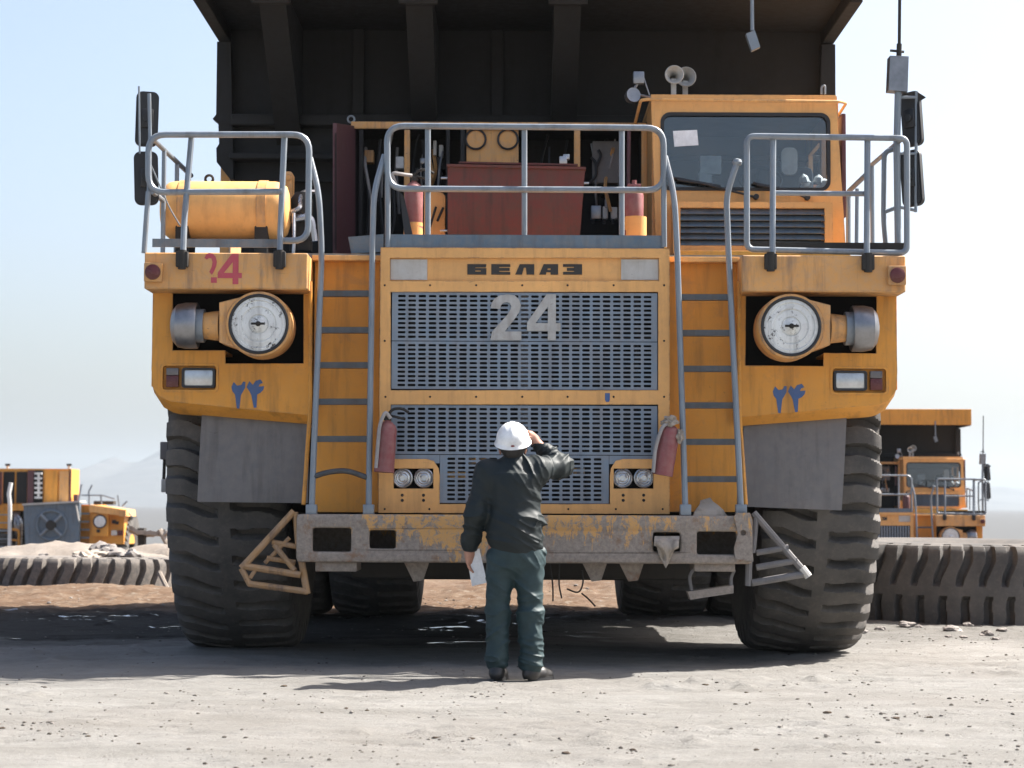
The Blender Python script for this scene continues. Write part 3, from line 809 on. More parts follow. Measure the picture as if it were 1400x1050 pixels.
# ---- fenders, marker boxes, air cleaners ---------------------------------------
YF, YM = 15.30, 15.0
def Ff(px, py, Y=YF): p = P(px, py, Y); return (p.x, p.z)
persian_two = [(192, 815), (208, 778), (232, 805), (262, 800), (275, 775), (292, 778), (290, 820), (272, 852), (260, 872), (248, 970), (230, 968), (217, 868), (198, 845)]
persian_four = [(300, 815), (320, 772), (345, 800), (365, 770), (400, 760), (418, 785), (395, 793), (386, 812), (427, 808), (420, 835), (400, 856), (376, 868), (371, 962), (352, 964), (334, 872), (322, 848)]
zlip = PZ(345.5, YM)
for s in (-1, 1):
    X_ = lambda px, py, Y=YF: (lambda l: (l[0] if s < 0 else 2 * XC - l[0], l[1]))(Ff(px, py, Y))
    outer = [X_(425, 568), X_(234, 549), X_(219, 543), X_(209, 530), X_(207, 505), X_(211, 380), X_(425, 380)]
    hole = [X_(415, 497), X_(308, 497), X_(308, 479), X_(236, 479), X_(236, 395), X_(415, 395)]
    lampw = [X_(297, 533), X_(221, 533), X_(221, 500), X_(297, 500)]
    b = bm_new(); plate(b, outer, [hole, lampw], YF, YF + 0.02)
    fender = obj('front_fender', b, M['yellow'], truck, smooth=False)
    # rolled lower skirt
    b = bm_new()
    low = [X_(425, 568), X_(234, 549), X_(219, 543), X_(209, 530)]
    low2 = [X_(425, 580, YF + .10), X_(237, 564, YF + .10), X_(224, 557, YF + .10), X_(211, 537, YF + .10)]
    A = [b.verts.new((x, YF + 0.001, z)) for x, z in low]; B = [b.verts.new((x, YF + .10, z)) for x, z in low2]; C = [b.verts.new((x, YF + .9, z)) for x, z in low2]
    for i in range(3): b.faces.new((A[i], A[i + 1], B[i + 1], B[i])); b.faces.new((B[i], B[i + 1], C[i + 1], C[i]))
    obj('skirt', b, M['yellow'], fender)
    # outer side and inner side walls
    b = bm_new()
    xo = X_(207.5, 450)[0]; xi = X_(425, 450)[0]
    zt = zlip - 0.02; z_o = X_(209, 530)[1]; z_i = X_(425, 568)[1]
    box(b, min(xo, xo - s * 0.02), max(xo, xo - s * 0.02), YF + 0.021, YF + 1.6, z_o + 0.01, zt)
    box(b, min(xi, xi + s * 0.02), max(xi, xi + s * 0.02), YF + 0.021, YF + 1.6, z_i, zt)
    obj('fender_side', b, M['yellow'], fender, smooth=False)
    b = bm_new()
    box(b, min(xo, xi) + 0.03, max(xo, xi) - 0.03, YF + 0.40, YF + 0.43, X_(300, 506)[1], zt); obj('recess_shade_plate', b, M['gap'], fender)  # flat near-black plate, shade of the recess put into its colour
    b = bm_new()
    q0, q1 = X_(236, 479), X_(308, 479)
    box(b, min(q0[0], q1[0]), max(q0[0], q1[0]), YF + .021, YF + .39, q0[1] - 0.022, q0[1] - 0.002)
    q0, q1 = X_(308, 497), X_(415, 497)
    box(b, min(q0[0], q1[0]), max(q0[0], q1[0]), YF + .021, YF + .39, q0[1] - 0.022, q0[1] - 0.002)
    obj('recess_sill', b, M['yellow'], fender, smooth=False)
    # recessed signal lamps
    c0, c1 = X_(221, 534), X_(297, 499)
    x0, x1 = sorted((c0[0], c1[0]))
    b = bm_new(); box(b, x0 - .005, x1 + .005, YF + 0.045, YF + 0.055, c0[1] - .005, c1[1] + .005)
    plate(b, rrect(x0 - .012, x1 + .012, c0[1] - .012, c1[1] + .012, .03), [rrect(x0 + .006, x1 - .006, c0[1] + .006, c1[1] - .006, .025)], YF - 0.006, YF + 0.04)
    lampplate = obj('lamp_recess', b, M['yellow'], fender, smooth=False)
    c0, c1 = X_(248, 530), X_(294, 503); x0, x1 = sorted((c0[0], c1[0]))
    b = bm_new(); plate(b, rrect(x0, x1, c0[1], c1[1], .02), [rrect(x0 + .018, x1 - .018, c0[1] + .016, c1[1] - .016, .014)], YF + 0.0, YF + 0.044); obj('lamp_bezel', b, M['black'], fender)
    b = bm_new(); box(b, x0 + .012, x1 - .012, YF + 0.008, YF + 0.03, c0[1] + .012, c1[1] - .012, 0.007); obj('turn_lamp', b, M['lamp'], fender)
    c0, c1 = X_(227, 529), X_(244, 503); x0, x1 = sorted((c0[0], c1[0])); zm = c0[1] + (c1[1] - c0[1]) * 0.62
    b = bm_new(); box(b, x0, x1, YF + 0.0, YF + 0.044, c0[1], zm - .002, .005); obj('marker_lamp', b, M['redlens'], fender)
    b = bm_new(); box(b, x0, x1, YF + 0.0, YF + 0.044, zm, c1[1], .005); obj('marker_lamp', b, M['greylens'], fender)
    # blue Persian numerals
    for poly in (persian_two, persian_four):
        dxp, dyp = (0, 0) if s > 0 else (-736.5 - 3.5, -6)
        pts = [Ff(1020 + x / 5.25 + dxp, 380 + y / 5.25 + dyp) for x, y in poly]
        b = bm_new(); plate(b, pts[::-1], [], YF - 0.003, YF - 0.0004); obj('painted_numeral', b, M['blue_print'], fender, smooth=False)
    # marker box carrying the deck edge
    c0, c1 = X_(197, 395, YM), X_(421, 346, YM); x0, x1 = sorted((c0[0], c1[0]))
    b = bm_new(); box(b, x0, x1, YM, YM + 0.34, c0[1], c1[1], 0.008, 1)
    mbox = obj('deck_box', b, M['yellow_dusty'], truck)
    c0, c1 = X_(198, 386, YM), X_(223, 360, YM); q0, q1 = sorted((c0[0], c1[0]))
    b = bm_new(); box(b, q0, q1, YM - 0.05, YM - 0.001, c0[1], c1[1], 0.008); obj('lamp_block', b, M['yellow_dusty'], mbox)
    b = bm_new(); lathe(b, ((q0 + q1) / 2, YM - 0.051, (c0[1] + c1[1]) / 2), (0, -1, 0), [(0, .058), (.012, .056), (.02, .04), (.024, 0)], 20); obj('red_lamp', b, M['redlens'], mbox)
    for px in (250, 383):
        c = X_(px, 352, YM); b = bm_new()
        box(b, c[0] - .045, c[0] + .045, YM - .055, YM - .001, c[1] - .075, c[1] + .04, .008); cyl(b, (c[0], YM - .035, c[1] - .09), (c[0], YM - .035, c[1] + .05), .03, 12)
        obj('rail_socket', b, M['under'], mbox)
    # air cleaner
    YA = 14.98
    ca = X_(353.5, 443, YA)
    b = bm_new()
    lathe(b, (ca[0], YA, ca[1]), (0, 1, 0), [(0.02, 0.0), (0.02, .212), (0, .222), (0.0, .236), (0.02, .243), (0.30, .243), (0.42, .23), (0.42, 0)], 40)
    wy0, wy1 = YA + 0.015, YA + 0.40
    w0, w1, w2 = X_(400, 400, YA)[0], X_(297, 405, YA)[0], ca[1]
    hN = 0.155; zt_, zb_ = ca[1], ca[1]
    tri = [(ca[0], ca[1] + .236), (X_(299, 417, YA)[0], PZ(415, YA)), (X_(299, 467, YA)[0], PZ(469, YA)), (ca[0], ca[1] - .236)]
    plate(b, tri, [], YA + 0.03, YA + 0.36)
    ac = obj('air_cleaner', b, M['yellow_dusty'], truck)
    b = bm_new(); lathe(b, (ca[0], YA, ca[1]), (0, -1, 0), [(-0.018, .222), (0.004, .222), (0.010, .212), (0.004, .200), (-0.018, .198)], 44); obj('gasket', b, M['black'], ac)
    b = bm_new(); lathe(b, (ca[0], YA + 0.014, ca[1]), (0, -1, 0), [(0, .204), (0.010, .200), (0.016, .178), (0.006, .172), (0.012, .155), (0.014, .132), (0.004, .126), (0.010, .112), (0.012, .075), (0.002, .068), (0.022, .045), (0.040, .022), (0.046, 0)], 48); obj('end_cover', b, M['cover'], ac, angle=20)
    b = bm_new(); lathe(b, (ca[0], YA - 0.03, ca[1]), (0, -1, 0), [(0, .020), (0.012, .018), (.014, .010), (.03, .008), (.032, 0)], 12); box(b, ca[0] - .05, ca[0] + .05, YA - .045, YA - .035, ca[1] - .008, ca[1] + .008); obj('wing_nut', b, M['under'], ac)
    nA, nB = X_(299, 443, YA + .17), X_(268, 443, YA + .17)
    b = bm_new(); lathe(b, (nA[0] - s * .01, YA + .17, ca[1]), (s, 0, 0), [(0, .112), (.04, .108), (.10, .10), (.20, .10), (.21, 0)], 28); obj('neck', b, M['yellow_dusty'], ac)
    kx = X_(280, 443, YA + .17)[0]
    b = bm_new(); lathe(b, (kx, YA + .17, ca[1]), (s, 0, 0), [(0, .105), (0, .125), (.08, .125), (.08, .10)], 28); obj('clamp_band', b, M['rail'], ac)
    kx = X_(271, 443, YA + .17)[0]
    b = bm_new(); lathe(b, (kx, YA + .17, ca[1]), (s, 0, 0), [(0.02, .11), (0, .165), (.01, .172), (.09, .172), (.15, .160), (.185, .12), (.20, .06), (.203, 0)], 32)
    obj('intake_cap', b, M['greycap'], ac)
    # mud flap
    pts = [(276, 566), (424, 578), (421, 688), (270, 686)] if s < 0 else [(mir(1159), 566), (mir(1018), 580), (mir(1017), 690), (mir(1153), 694)]
    W_ = [X_(x, y, 15.45) for x, y in pts]
    b = bm_new(); n = 10
    rows = []
    for j in range(n + 1):
        t = j / n; row = []
        for i in range(n + 1):
            u = i / n
            xt = W_[0][0] * (1 - u) + W_[1][0] * u; xb_ = W_[3][0] * (1 - u) + W_[2][0] * u
            z_t = W_[0][1] * (1 - u) + W_[1][1] * u; z_b = W_[3][1] * (1 - u) + W_[2][1] * u
            row.append((xt * (1 - t) + xb_ * t, 15.45 - 0.03 * math.sin(t * 2.4) + 0.012 * math.sin(u * 5 + t * 2), z_t * (1 - t) + z_b * t))
        rows.append(row)
    for off in (0.0, 0.014):
        g = [[b.verts.new((p[0], p[1] + off, p[2])) for p in r] for r in rows]
        for j in range(n):
            for i in range(n): b.faces.new((g[j][i], g[j][i + 1], g[j + 1][i + 1], g[j + 1][i]))
        if off == 0: g0 = g
    for j in range(n):
        b.faces.new((g0[j][0], g0[j + 1][0], g[j + 1][0], g[j][0])); b.faces.new((g0[j][n], g0[j + 1][n], g[j + 1][n], g[j][n]))
        b.faces.new((g0[0][j], g0[0][j + 1], g[0][j + 1], g[0][j])); b.faces.new((g0[n][j], g0[n][j + 1], g[n][j + 1], g[n][j]))
    obj('mud_flap', b, M['flap'], truck)
    if s < 0:
        faded_two = [([(0.03, .84), (.16, .95), (.38, 1), (.66, .98), (.88, .88), (.98, .72), (.94, .58), (.80, .42), (.62, .28), (.42, .38), (.60, .55), (.66, .70), (.56, .82), (.38, .84), (.22, .78)], []),
                     ([(.55, .02), (1.0, .02), (1.0, .20), (.55, .20)], [])]
        letter(faded_two, 278.5, 297, 346, 387.5, YM - 0.0004, M['red_print'], mbox, 'painted_numeral', .003)
        letter([(four_outer, [four_hole])], 297.5, 331, 347, 388.5, YM - 0.0004, M['red_print'], mbox, 'painted_numeral', .003)

# ---- panels behind the ladders, deck, ladders ------------------------------------
for s in (-1, 1):
    m_ = lambda px: px if s < 0 else mir(px)
    a, c = P(m_(427), 700, 15.42), P(m_(520), 352, 15.42); x0, x1 = sorted((a.x, c.x))
    b = bm_new(); box(b, x0, x1, 15.42, 15.45, a.z, c.z); pn = obj('ladder_panel', b, M['yellow'], truck, smooth=False)
    b = bm_new(); box(b, x0 - 0.01, x1 + .01, 15.30, 15.42, PZ(357, 15.3), PZ(350, 15.3), 0.004); obj('panel_lip', b, M['yellow_clean'], pn)
    c = P(m_(422 if s < 0 else 424), 560, 15.1)
    b = bm_new(); tube(b, fillet([P(m_(424), 385, 15.2), P(m_(424), 560, 15.15), P(m_(415), 690, 15.0)], 0.1), 0.016, 8); obj('conduit', b, M['yellow'], pn)
def ladder(xl0, xl1, xr0, xr1, ys_r, tops, bent=None):
    root = bpy.data.objects.new('ladder', None); COL.objects.link(root); root.parent = truck
    def pt(px, py):
        t = (py - 345) / 350.0
        return P(px, py, 15.12 - 0.15 * t)
    for (x0, x1), tp in zip(((xl0, xl1), (xr0, xr1)), tops):
        pts = [pt(x1, 699)] + [pt(x0 + (x1 - x0) * (y - 345) / 350, y) for y in (640, 345)] + [P(x, y, Y) for x, y, Y in tp]
        b = bm_new(); tube(b, fillet(pts, 0.15, 6), 0.023, 10)
        e = pts[-1]
        if len(tp) == 3: lathe(b, e - Vector((0, 0, 0.03)), (0, 0, 1), [(0, 0), (.01, .03), (.03, .037), (.05, .03), (.062, 0)], 12)
        q = pts[0]; box(b, q.x - .04, q.x + .04, q.y - .04, q.y + .04, q.z - .03, q.z + .05, .006)
        obj('stringer', b, M['rail'], root)
    for k, y in enumerate(ys_r):
        t = (y - 345) / 350
        a = pt(xl0 + (xl1 - xl0) * t, y); c = pt(xr0 + (xr1 - xr0) * t, y)
        b = bm_new()
        if bent == k:
            tube(b, fillet([a, a.lerp(c, .25) + Vector((0, 0, .035)), a.lerp(c, .6) + Vector((0, 0, .05)), c - Vector((0, 0, .01))], .1), .02, 8)
        else:
            quad_prism(b, a + Vector((0, 0, .022)), c + Vector((0, 0, .022)), c - Vector((0, 0, .022)), a - Vector((0, 0, .022)), (0, .07, 0))
        obj('rung', b, M['rung'], root, smooth=False)
    return root
ladder(440, 426, 509, 504, (401, 451, 499, 549, 600, 652),
       ([(436, 263, 15.14), (424, 216, 15.2)], [(511, 262, 15.14), (526, 212, 15.2)]), bent=5)
ladder(926, 937, 996, 1013, (406, 455, 504, 554, 604, 655),
       ([(922, 266, 15.14), (909, 214, 15.2)], [(993, 268, 15.12), (1003, 236, 15.1), (1008, 222, 15.1)]))
# deck plates
ZD = PZ(341, 15.15)
b = bm_new(); box(b, XC - 2.78, XC + 2.78, YM + 0.345, 18.3, ZD - 0.05, ZD - 0.012); deck = obj('deck', b, M['kick'], truck, smooth=False)
b = bm_new(); a, c = P(526, 337, 15.17), P(908, 322, 15.17); box(b, a.x, c.x, 15.17, 15.18, ZD + .002, c.z); obj('kick_plate', b, M['kick'], deck, smooth=False)
b = bm_new(); a, c = P(476, 345, 15.4), P(526, 322, 15.4); quad_prism(b, P(476, 324, 15.4), P(524, 320, 15.4), P(524, 344, 15.4), P(480, 346, 15.4), (0, .01, 0)); obj('kick_plate', b, M['kick'], deck, smooth=False)
b = bm_new(); a, c = P(208, 345, 15.12), P(384, 327, 15.12); box(b, a.x, c.x, 15.12, 15.13, ZD + .002, c.z); obj('kick_plate', b, M['kick'], deck, smooth=False)
b = bm_new(); a, c = P(1020, 345, 15.12), P(1240, 332, 15.12); box(b, a.x, c.x, 15.12, 15.13, ZD + .002, c.z); obj('kick_plate', b, M['under'], deck, smooth=False)

# ---- guard rails --------------------------------------------------------------------
def rail_root():
    r = bpy.data.objects.new('guard_rail', None); COL.objects.link(r); r.parent = truck; return r
def rt(root, pts, r=0.024, fr=0.11, closed=False, name='rail_bar', mat='rail'):
    b = bm_new(); tube(b, fillet(pts, fr, 6, closed) if len(pts) > 2 else pts, r, 10, closed); return obj(name, b, M[mat], root)
YRl = 15.06
gr = rail_root()
rt(gr, [P(380, 329, YRl), P(421, 329, YRl), P(423, 184, YRl), P(203, 184, YRl), P(203, 263, YRl), P(386, 262, YRl)], fr=0.13)
rt(gr, [P(262, 186, YRl + .05), P(252, 300, YRl - .02), P(250, 360, YM - .035)], 0.023, .1, name='rail_post')
rt(gr, [P(389, 186, YRl + .04), P(384, 300, YRl), P(382, 360, YM - .035)], 0.023, .1, name='rail_post')
rt(gr, [P(203, 262, YRl), P(200, 300, YRl), P(197, 346, YRl)], 0.02, .1, name='rail_post')
xs_ = P(209, 192, YRl).x
rt(gr, [(xs_, YRl, P(209, 190, YRl).z), (xs_ + .02, 16.75, P(209, 190, YRl).z)], 0.02)
rt(gr, [(xs_, YRl, P(205, 262, YRl).z), (xs_ + .02, 16.75, P(205, 262, YRl).z)], 0.02)
for yy in (15.5, 16.1, 16.7): rt(gr, [(xs_ + .01, yy, P(209, 190, YRl).z), (xs_ + .01, yy, ZD)], 0.018, name='rail_post')
rt(gr, [P(206, 225, 15.1), P(232, 285, 15.25), P(246, 308, 15.3)], 0.006, .05, name='brace_wire')
gr = rail_root()
rt(gr, [P(529, 172, 15.17), P(907, 175, 15.17), P(908, 260, 15.17), P(530, 258, 15.17)], fr=0.13, closed=True)
for px, pt_ in ((585, 173), (717, 174), (850, 175)): rt(gr, [P(px, pt_, 15.2), P(px, 337, 15.2)], .022, name='rail_post')
rt(gr, [P(530, 200, 15.17), P(530, 338, 15.17)], .022, name='rail_post'); rt(gr, [P(907, 200, 15.17), P(908, 338, 15.17)], .022, name='rail_post')
gr = rail_root()
rt(gr, [P(1021, 186, YRl), P(1240, 189, YRl), P(1240, 346, YRl), P(1021, 341, YRl)], .023, .06, closed=True)
rt(gr, [P(1057, 187, YRl + .03), P(1056, 360, YM - .035)], .023, name='rail_post')
rt(gr, [P(1186, 188, YRl + .03), P(1185, 360, YM - .035)], .023, name='rail_post')
rt(gr, [P(1057, 264, YRl + .03), P(1186, 265, YRl + .03)], .02)
xs_ = P(1233, 190, YRl).x; xi_ = P(1183, 240, 15.1).x
rt(gr, [P(1183, 240, 15.12), P(1160, 262, 16.3), P(1160, 345, 16.3)], .02, .06)
rt(gr, [P(1172, 258, 15.9), P(1171, 345, 15.9)], .016, name='rail_post')
rt(gr, [P(1228, 203, 15.3), P(1209, 207, 15.3), P(1208, 300, 15.3), P(1212, 345, 15.3)], .02, .08)
rt(gr, [P(1228, 283, 15.3), P(1209, 290, 15.3)], .016)
rt(gr, [(xs_, YRl, P(1233, 190, YRl).z), (xs_ - .02, 16.2, P(1233, 190, YRl).z)], .018)
rt(gr, [(xs_ - .02, 16.2, P(1233, 190, YRl).z), (xs_ - .02, 16.2, ZD)], .018, name='rail_post')

# ---- mirrors, antenna -------------------------------------------------------------
def mirror(cx, cy, w, h, Y, yaw, roll):
    rootm = bpy.data.objects.new('rear_view_mirror', None); COL.objects.link(rootm); rootm.parent = truck
    c = P(cx, cy, Y); k = Y / F
    b = bm_new(); plate(b, rrect(-w * k / 2, w * k / 2, -h * k / 2, h * k / 2, min(w, h) * k * 0.28, 5), [], -0.03, 0.03)
    bmesh.ops.recalc_face_normals(b, faces=b.faces[:])
    bmesh.ops.bevel(b, geom=[e for e in b.edges if e.calc_face_angle(0) > 1.2], offset=0.012, segments=2, affect='EDGES')
    o = obj('mirror_shell', b, M['black'], rootm, org=(0, 0, 0), loc=(0, 0, 0))
    b = bm_new(); plate(b, rrect(-w * k / 2 + .02, w * k / 2 - .02, -h * k / 2 + .02, h * k / 2 - .02, min(w, h) * k * 0.2, 5), [], 0.031, 0.034)
    obj('mirror_glass', b, M['chrome'], rootm, org=(0, 0, 0), loc=(0, 0, 0))
    b = bm_new(); cyl(b, (0, -0.03, 0), (0, -0.07, 0), .03, 12); box(b, -.045, .045, -.05, -.03, -.07, .07, .006); obj('mirror_bracket', b, M['black'], rootm, org=(0, 0, 0), loc=(0, 0, 0))
    rootm.location = c - TR; rootm.rotation_euler = (0, roll, yaw)
mirror(201, 163, 31, 76, 15.2, R(12), R(1)); mirror(200, 244, 33, 74, 15.2, R(10), R(-2))
mirror(1247, 163, 30, 76, 15.25, R(-42), R(-4)); mirror(1247, 244, 32, 78, 15.25, R(-42), R(-4))
b = bm_new()
tube(b, [P(204, 128, 15.08), P(205, 184, 15.08), P(203, 262, 15.08)], .014, 8); tube(b, [P(190, 118, 15.1), P(191, 210, 15.1)], .008, 6)
obj('mirror_pole', b, M['rail'], truck)
b = bm_new()
tube(b, [P(1228, 346, 15.2), P(1226, 200, 15.2), P(1228, 120, 15.2)], .026, 10); tube(b, [P(1253, 125, 15.2), P(1252, 290, 15.2)], .012, 8)
tube(b, [P(1228, 283, 15.2), P(1253, 288, 15.2)], .012, 8); tube(b, [P(1228, 133, 15.2), P(1253, 133, 15.2)], .012, 8); tube(b, [P(1228, 210, 15.2), P(1253, 210, 15.2)], .010, 8)
obj('mirror_pole', b, M['rail'], truck)
b = bm_new(); quad_prism(b, P(1252, 124, 15.2), P(1266, 133, 15.15), P(1254, 140, 15.2), P(1245, 126, 15.2), (0, .04, 0)); obj('lamp_hood', b, M['under'], truck)
b = bm_new()
quad_prism(b, P(1217, 76, 15.15), P(1242.5, 77, 15.15), P(1241, 125, 15.15), P(1215, 123, 15.15), (0, .12, 0)); ab = obj('radio_box', b, M['greycap'], truck, smooth=False)
b = bm_new(); tube(b, [P(1229, 76, 15.2), P(1229.5, 60, 15.2)], .02, 10); tube(b, [P(1229.5, 62, 15.2), P(1231, -90, 15.2)], .0125, 8); tube(b, [P(1217, 69, 15.2), P(1236, 71, 15.2)], .01, 6)
obj('whip_antenna', b, M['under'], truck)

# ---- cab ------------------------------------------------------------------------
YC = 16.4
def K(px, py, Y=YC): p = P(px, py, Y); return (p.x, p.z)
w0, w1 = K(905, 258.5), K(1133, 156.5)
b = bm_new()
plate(b, [K(897, 348), K(1157, 348), K(1143, 130), K(890, 129)], [rrect(w0[0], w1[0], w0[1], w1[1], .07, 6)], YC, YC + 0.05)
cab = obj('cab', b, M['yellow_clean'], truck, smooth=False)
xl, xr, ztop, zbot = K(891, 200)[0], K(1146, 200)[0], K(1000, 129)[1], K(1000, 348)[1]
b = bm_new()
box(b, xl, xr, YC + .051, 18.0, ztop - .05, ztop - .002)                                   # roof
box(b, xl + .004, xl + .044, YC + .051, 17.95, zbot, ztop - .051)                          # near-centre wall
zw0, zw1 = K(0, 262)[1], K(0, 165)[1]
box(b, xr - .03, xr + .01, YC + .051, 17.95, zbot, zw0); box(b, xr - .03, xr + .01, YC + .051, 17.95, zw1, ztop - .051)
for y0, y1 in ((YC + .051, YC + .16), (17.1, 17.2), (17.85, 17.95)): box(b, xr - .03, xr + .01, y0, y1, zw0, zw1)
box(b, xl, xr, 17.951, 17.99, zbot, ztop - .051)
obj('cab_shell', b, M['yellow_dusty'], cab, smooth=False)
b = bm_new()
plate(b, rrect(w0[0] - .012, w1[0] + .012, w0[1] - .012, w1[1] + .012, .08, 6), [rrect(w0[0] + .016, w1[0] - .016, w0[1] + .016, w1[1] - .016, .06, 6)], YC - 0.008, YC - .0005)
obj('window_seal', b, M['black'], cab)
b = bm_new(); plate(b, rrect(w0[0] + .002, w1[0] - .002, w0[1] + .002, w1[1] - .002, .066, 6), [], YC + .02, YC + .026); obj('windshield', b, M['glass'], cab, smooth=False)
b = bm_new(); box(b, xl + .05, xr - .04, YC + .06, YC + .5, zbot, K(0, 262)[1], .02); obj('dashboard', b, M['black'], cab)
b = bm_new(); box(b, xl + .05, xr - .04, 17.90, 17.945, zbot, ztop - .06); box(b, xl + .05, xr - .04, YC + .06, 17.9, ztop - .075, ztop - .055); box(b, xl + .046, xl + .056, YC + .06, 17.9, zbot, ztop - .08); obj('lining', b, M['black'], cab)
c = P(1072, 232, 17.2); b = bm_new(); box(b, c.x - .24, c.x + .24, 17.1, 17.3, c.z - .75, c.z + .02, .06); box(b, c.x - .26, c.x + .26, 16.75, 17.3, c.z - .8, c.z - .6, .05); st = obj('seat', b, M['black'], cab)
c = P(1076, 222, 17.15); b = bm_new(); plate(b, rrect(c.x - .06, c.x + .075, c.z - .12, c.z + .11, .05, 4), [], 17.05, 17.095); obj('headrest', b, M['white'], cab)
c0, c1 = P(955, 250, 16.7), P(986, 213, 16.7); b = bm_new(); box(b, c0.x + .01, c1.x, 16.68, 16.74, c0.z + .07, c1.z, .01); box(b, c0.x, c0.x + .07, 16.68, 16.76, c0.z - .02, c0.z + .09, .008); box(b, c0.x + .07, c0.x + .11, 16.69, 16.72, c0.z, c0.z + .08); obj('monitor', b, M['white'], cab)
b = bm_new(); rnd = random.Random(3)
for k in range(9):
    c = P(1098 + rnd.uniform(0, 30), 252 + rnd.uniform(-8, 5), 16.6); r_ = rnd.uniform(.025, .05)
    lathe(b, c - Vector((0, 0, r_)), (rnd.uniform(-.4, .4), rnd.uniform(-.4, .4), 1), [(0, 0), (r_ * .4, r_), (r_ * 1.3, r_ * .8), (r_ * 1.9, 0)], 7)
obj('crumpled_bag', b, M['white'], cab, smooth=False)
b = bm_new(); c = P(1040, 246, 16.85); tube(b, [(c.x + .17 * math.cos(t * math.pi / 10), 16.85 + .08 * math.sin(t * math.pi / 10), c.z + .12 * math.sin(t * math.pi / 10)) for t in range(20)], .014, 8, True); obj('steering_wheel', b, M['black'], cab)
for pts in ([(1033, 270), (1020, 266), (960, 251), (926, 246)], [(1103, 271), (1092, 266), (1060, 258), (1035, 253)]):
    b = bm_new(); tube(b, [P(x, y, YC - .05) for x, y in pts], .010, 6); tube(b, [P(pts[2][0] + 25, pts[2][1] + 4, YC - .035), P(pts[3][0] - 6, pts[3][1] - 3, YC - .03)], .012, 6)
    q = P(pts[0][0], pts[0][1], YC); cyl(b, q, q - Vector((0, .06, 0)), .022, 10); obj('wiper', b, M['black'], cab)
b = bm_new(); tube(b, fillet([P(868, 170, 16.7), P(876, 137, 16.33), P(884, 136, 16.33), P(1150, 139, 16.33), P(1157, 141, 16.5), P(1146, 158, 16.9)], .06), .013, 8); obj('roof_rail', b, M['yellow_clean'], cab)
b = bm_new(); c = P(1128, 122, 16.6); tube(b, fillet([c + Vector((-.03, 0, -.04)), c + Vector((-.03, 0, .02)), c + Vector((.0, 0, .035)), c + Vector((.0, 0, -.04))], .02), .01, 6); obj('lifting_eye', b, M['rail'], cab)
# air-conditioner housing under the screen
b = bm_new(); c0, c1 = K(920, 347, 16.2), K(1138, 277, 16.2)
i0, i1 = K(930, 336, 16.2), K(1127, 285, 16.2)
plate(b, [(c0[0], c0[1]), (c1[0], c0[1]), (c1[0], c1[1]), (c0[0], c1[1])], [[(i0[0], i0[1]), (i1[0], i0[1]), (i1[0], i1[1]), (i0[0], i1[1])]], 16.18, 16.395)
vent = obj('vent_housing', b, M['yellow_clean'], cab, smooth=False)
b = bm_new(); box(b, i0[0], i1[0], 16.36, 16.37, i0[1], i1[1]); obj('vent_back', b, M['gap'], cab)
for k in range(6):
    z = i1[1] - (i1[1] - i0[1]) * (k + .5) / 6; hz = (i1[1] - i0[1]) / 6 * .42
    b = bm_new(); f = [b.verts.new(p) for p in ((i0[0], 16.185, z - hz), (i1[0], 16.185, z - hz), (i1[0], 16.23, z + hz), (i0[0], 16.23, z + hz))]; b.faces.new(f)
    g = bmesh.ops.extrude_face_region(b, geom=b.faces[:]); bmesh.ops.translate(b, vec=(0, .012, -.006), verts=[v for v in g['geom'] if isinstance(v, bmesh.types.BMVert)])
    obj('louvre', b, M['kick'], cab, smooth=False)
b = bm_new(); c0, c1 = K(925, 356, 16.0), K(1016, 345, 16.0); box(b, c0[0], K(1160, 350, 16.0)[0], 15.9, 16.39, c0[1] - .1, c1[1], .005); obj('cab_plinth', b, M['yellow'], cab, smooth=False)
b = bm_new(); c0, c1 = P(1148, 250, 16.9), P(1154, 158, 16.9); box(b, c0.x, c1.x, 16.8, 17.0, c0.z - .3, c1.z, .01); obj('exhaust_stack', b, M['maroon'], cab)
# horns and work lamp
for px, py, Y in ((922, 102, 16.45), (938, 105, 16.75)):
    c = P(px, py, Y); b = bm_new(); k = .078 if Y < 16.6 else .085
    lathe(b, c, (0, 1, 0), [(.0, k), (-.008, k - .006), (.03, k * .66), (.07, k * .42), (.14, k * .30), (.20, k * .26), (.20, 0)], 26)
    lathe(b, c, (0, 1, 0), [(0.0, k), (.03, k * .80), (.07, k * .56), (.14, k * .44), (.22, k * .36), (.23, 0)], 26)
    box(b, c.x - .02, c.x + .02, Y + .06, Y + .12, ztop - .004, c.z - .02)
    h = obj('horn', b, M['reflector'], cab)
c = P(866, 131, 16.5); b = bm_new(); lathe(b, c + Vector((0, -.05, 0)), (-.35, 1, -.1), [(0, 0), (.005, .03), (.0, .06), (.02, .062), (.08, .05), (.12, .025), (.13, 0)], 22); wl = obj('work_lamp', b, M['greycap'], cab)
b = bm_new(); c2 = P(873, 107, 16.5); box(b, c2.x - .045, c2.x + .045, 16.46, 16.54, c2.z - .05, c2.z + .05, .008); tube(b, [P(868, 120, 16.5), P(873, 112, 16.5)], .012, 6); tube(b, [P(879, 103, 16.5), P(888, 130, 16.5)], .006, 6); tube(b, [P(868, 128, 16.52), P(893, 134, 16.52)], .01, 6); obj('lamp_bracket', b, M['greycap'], wl)

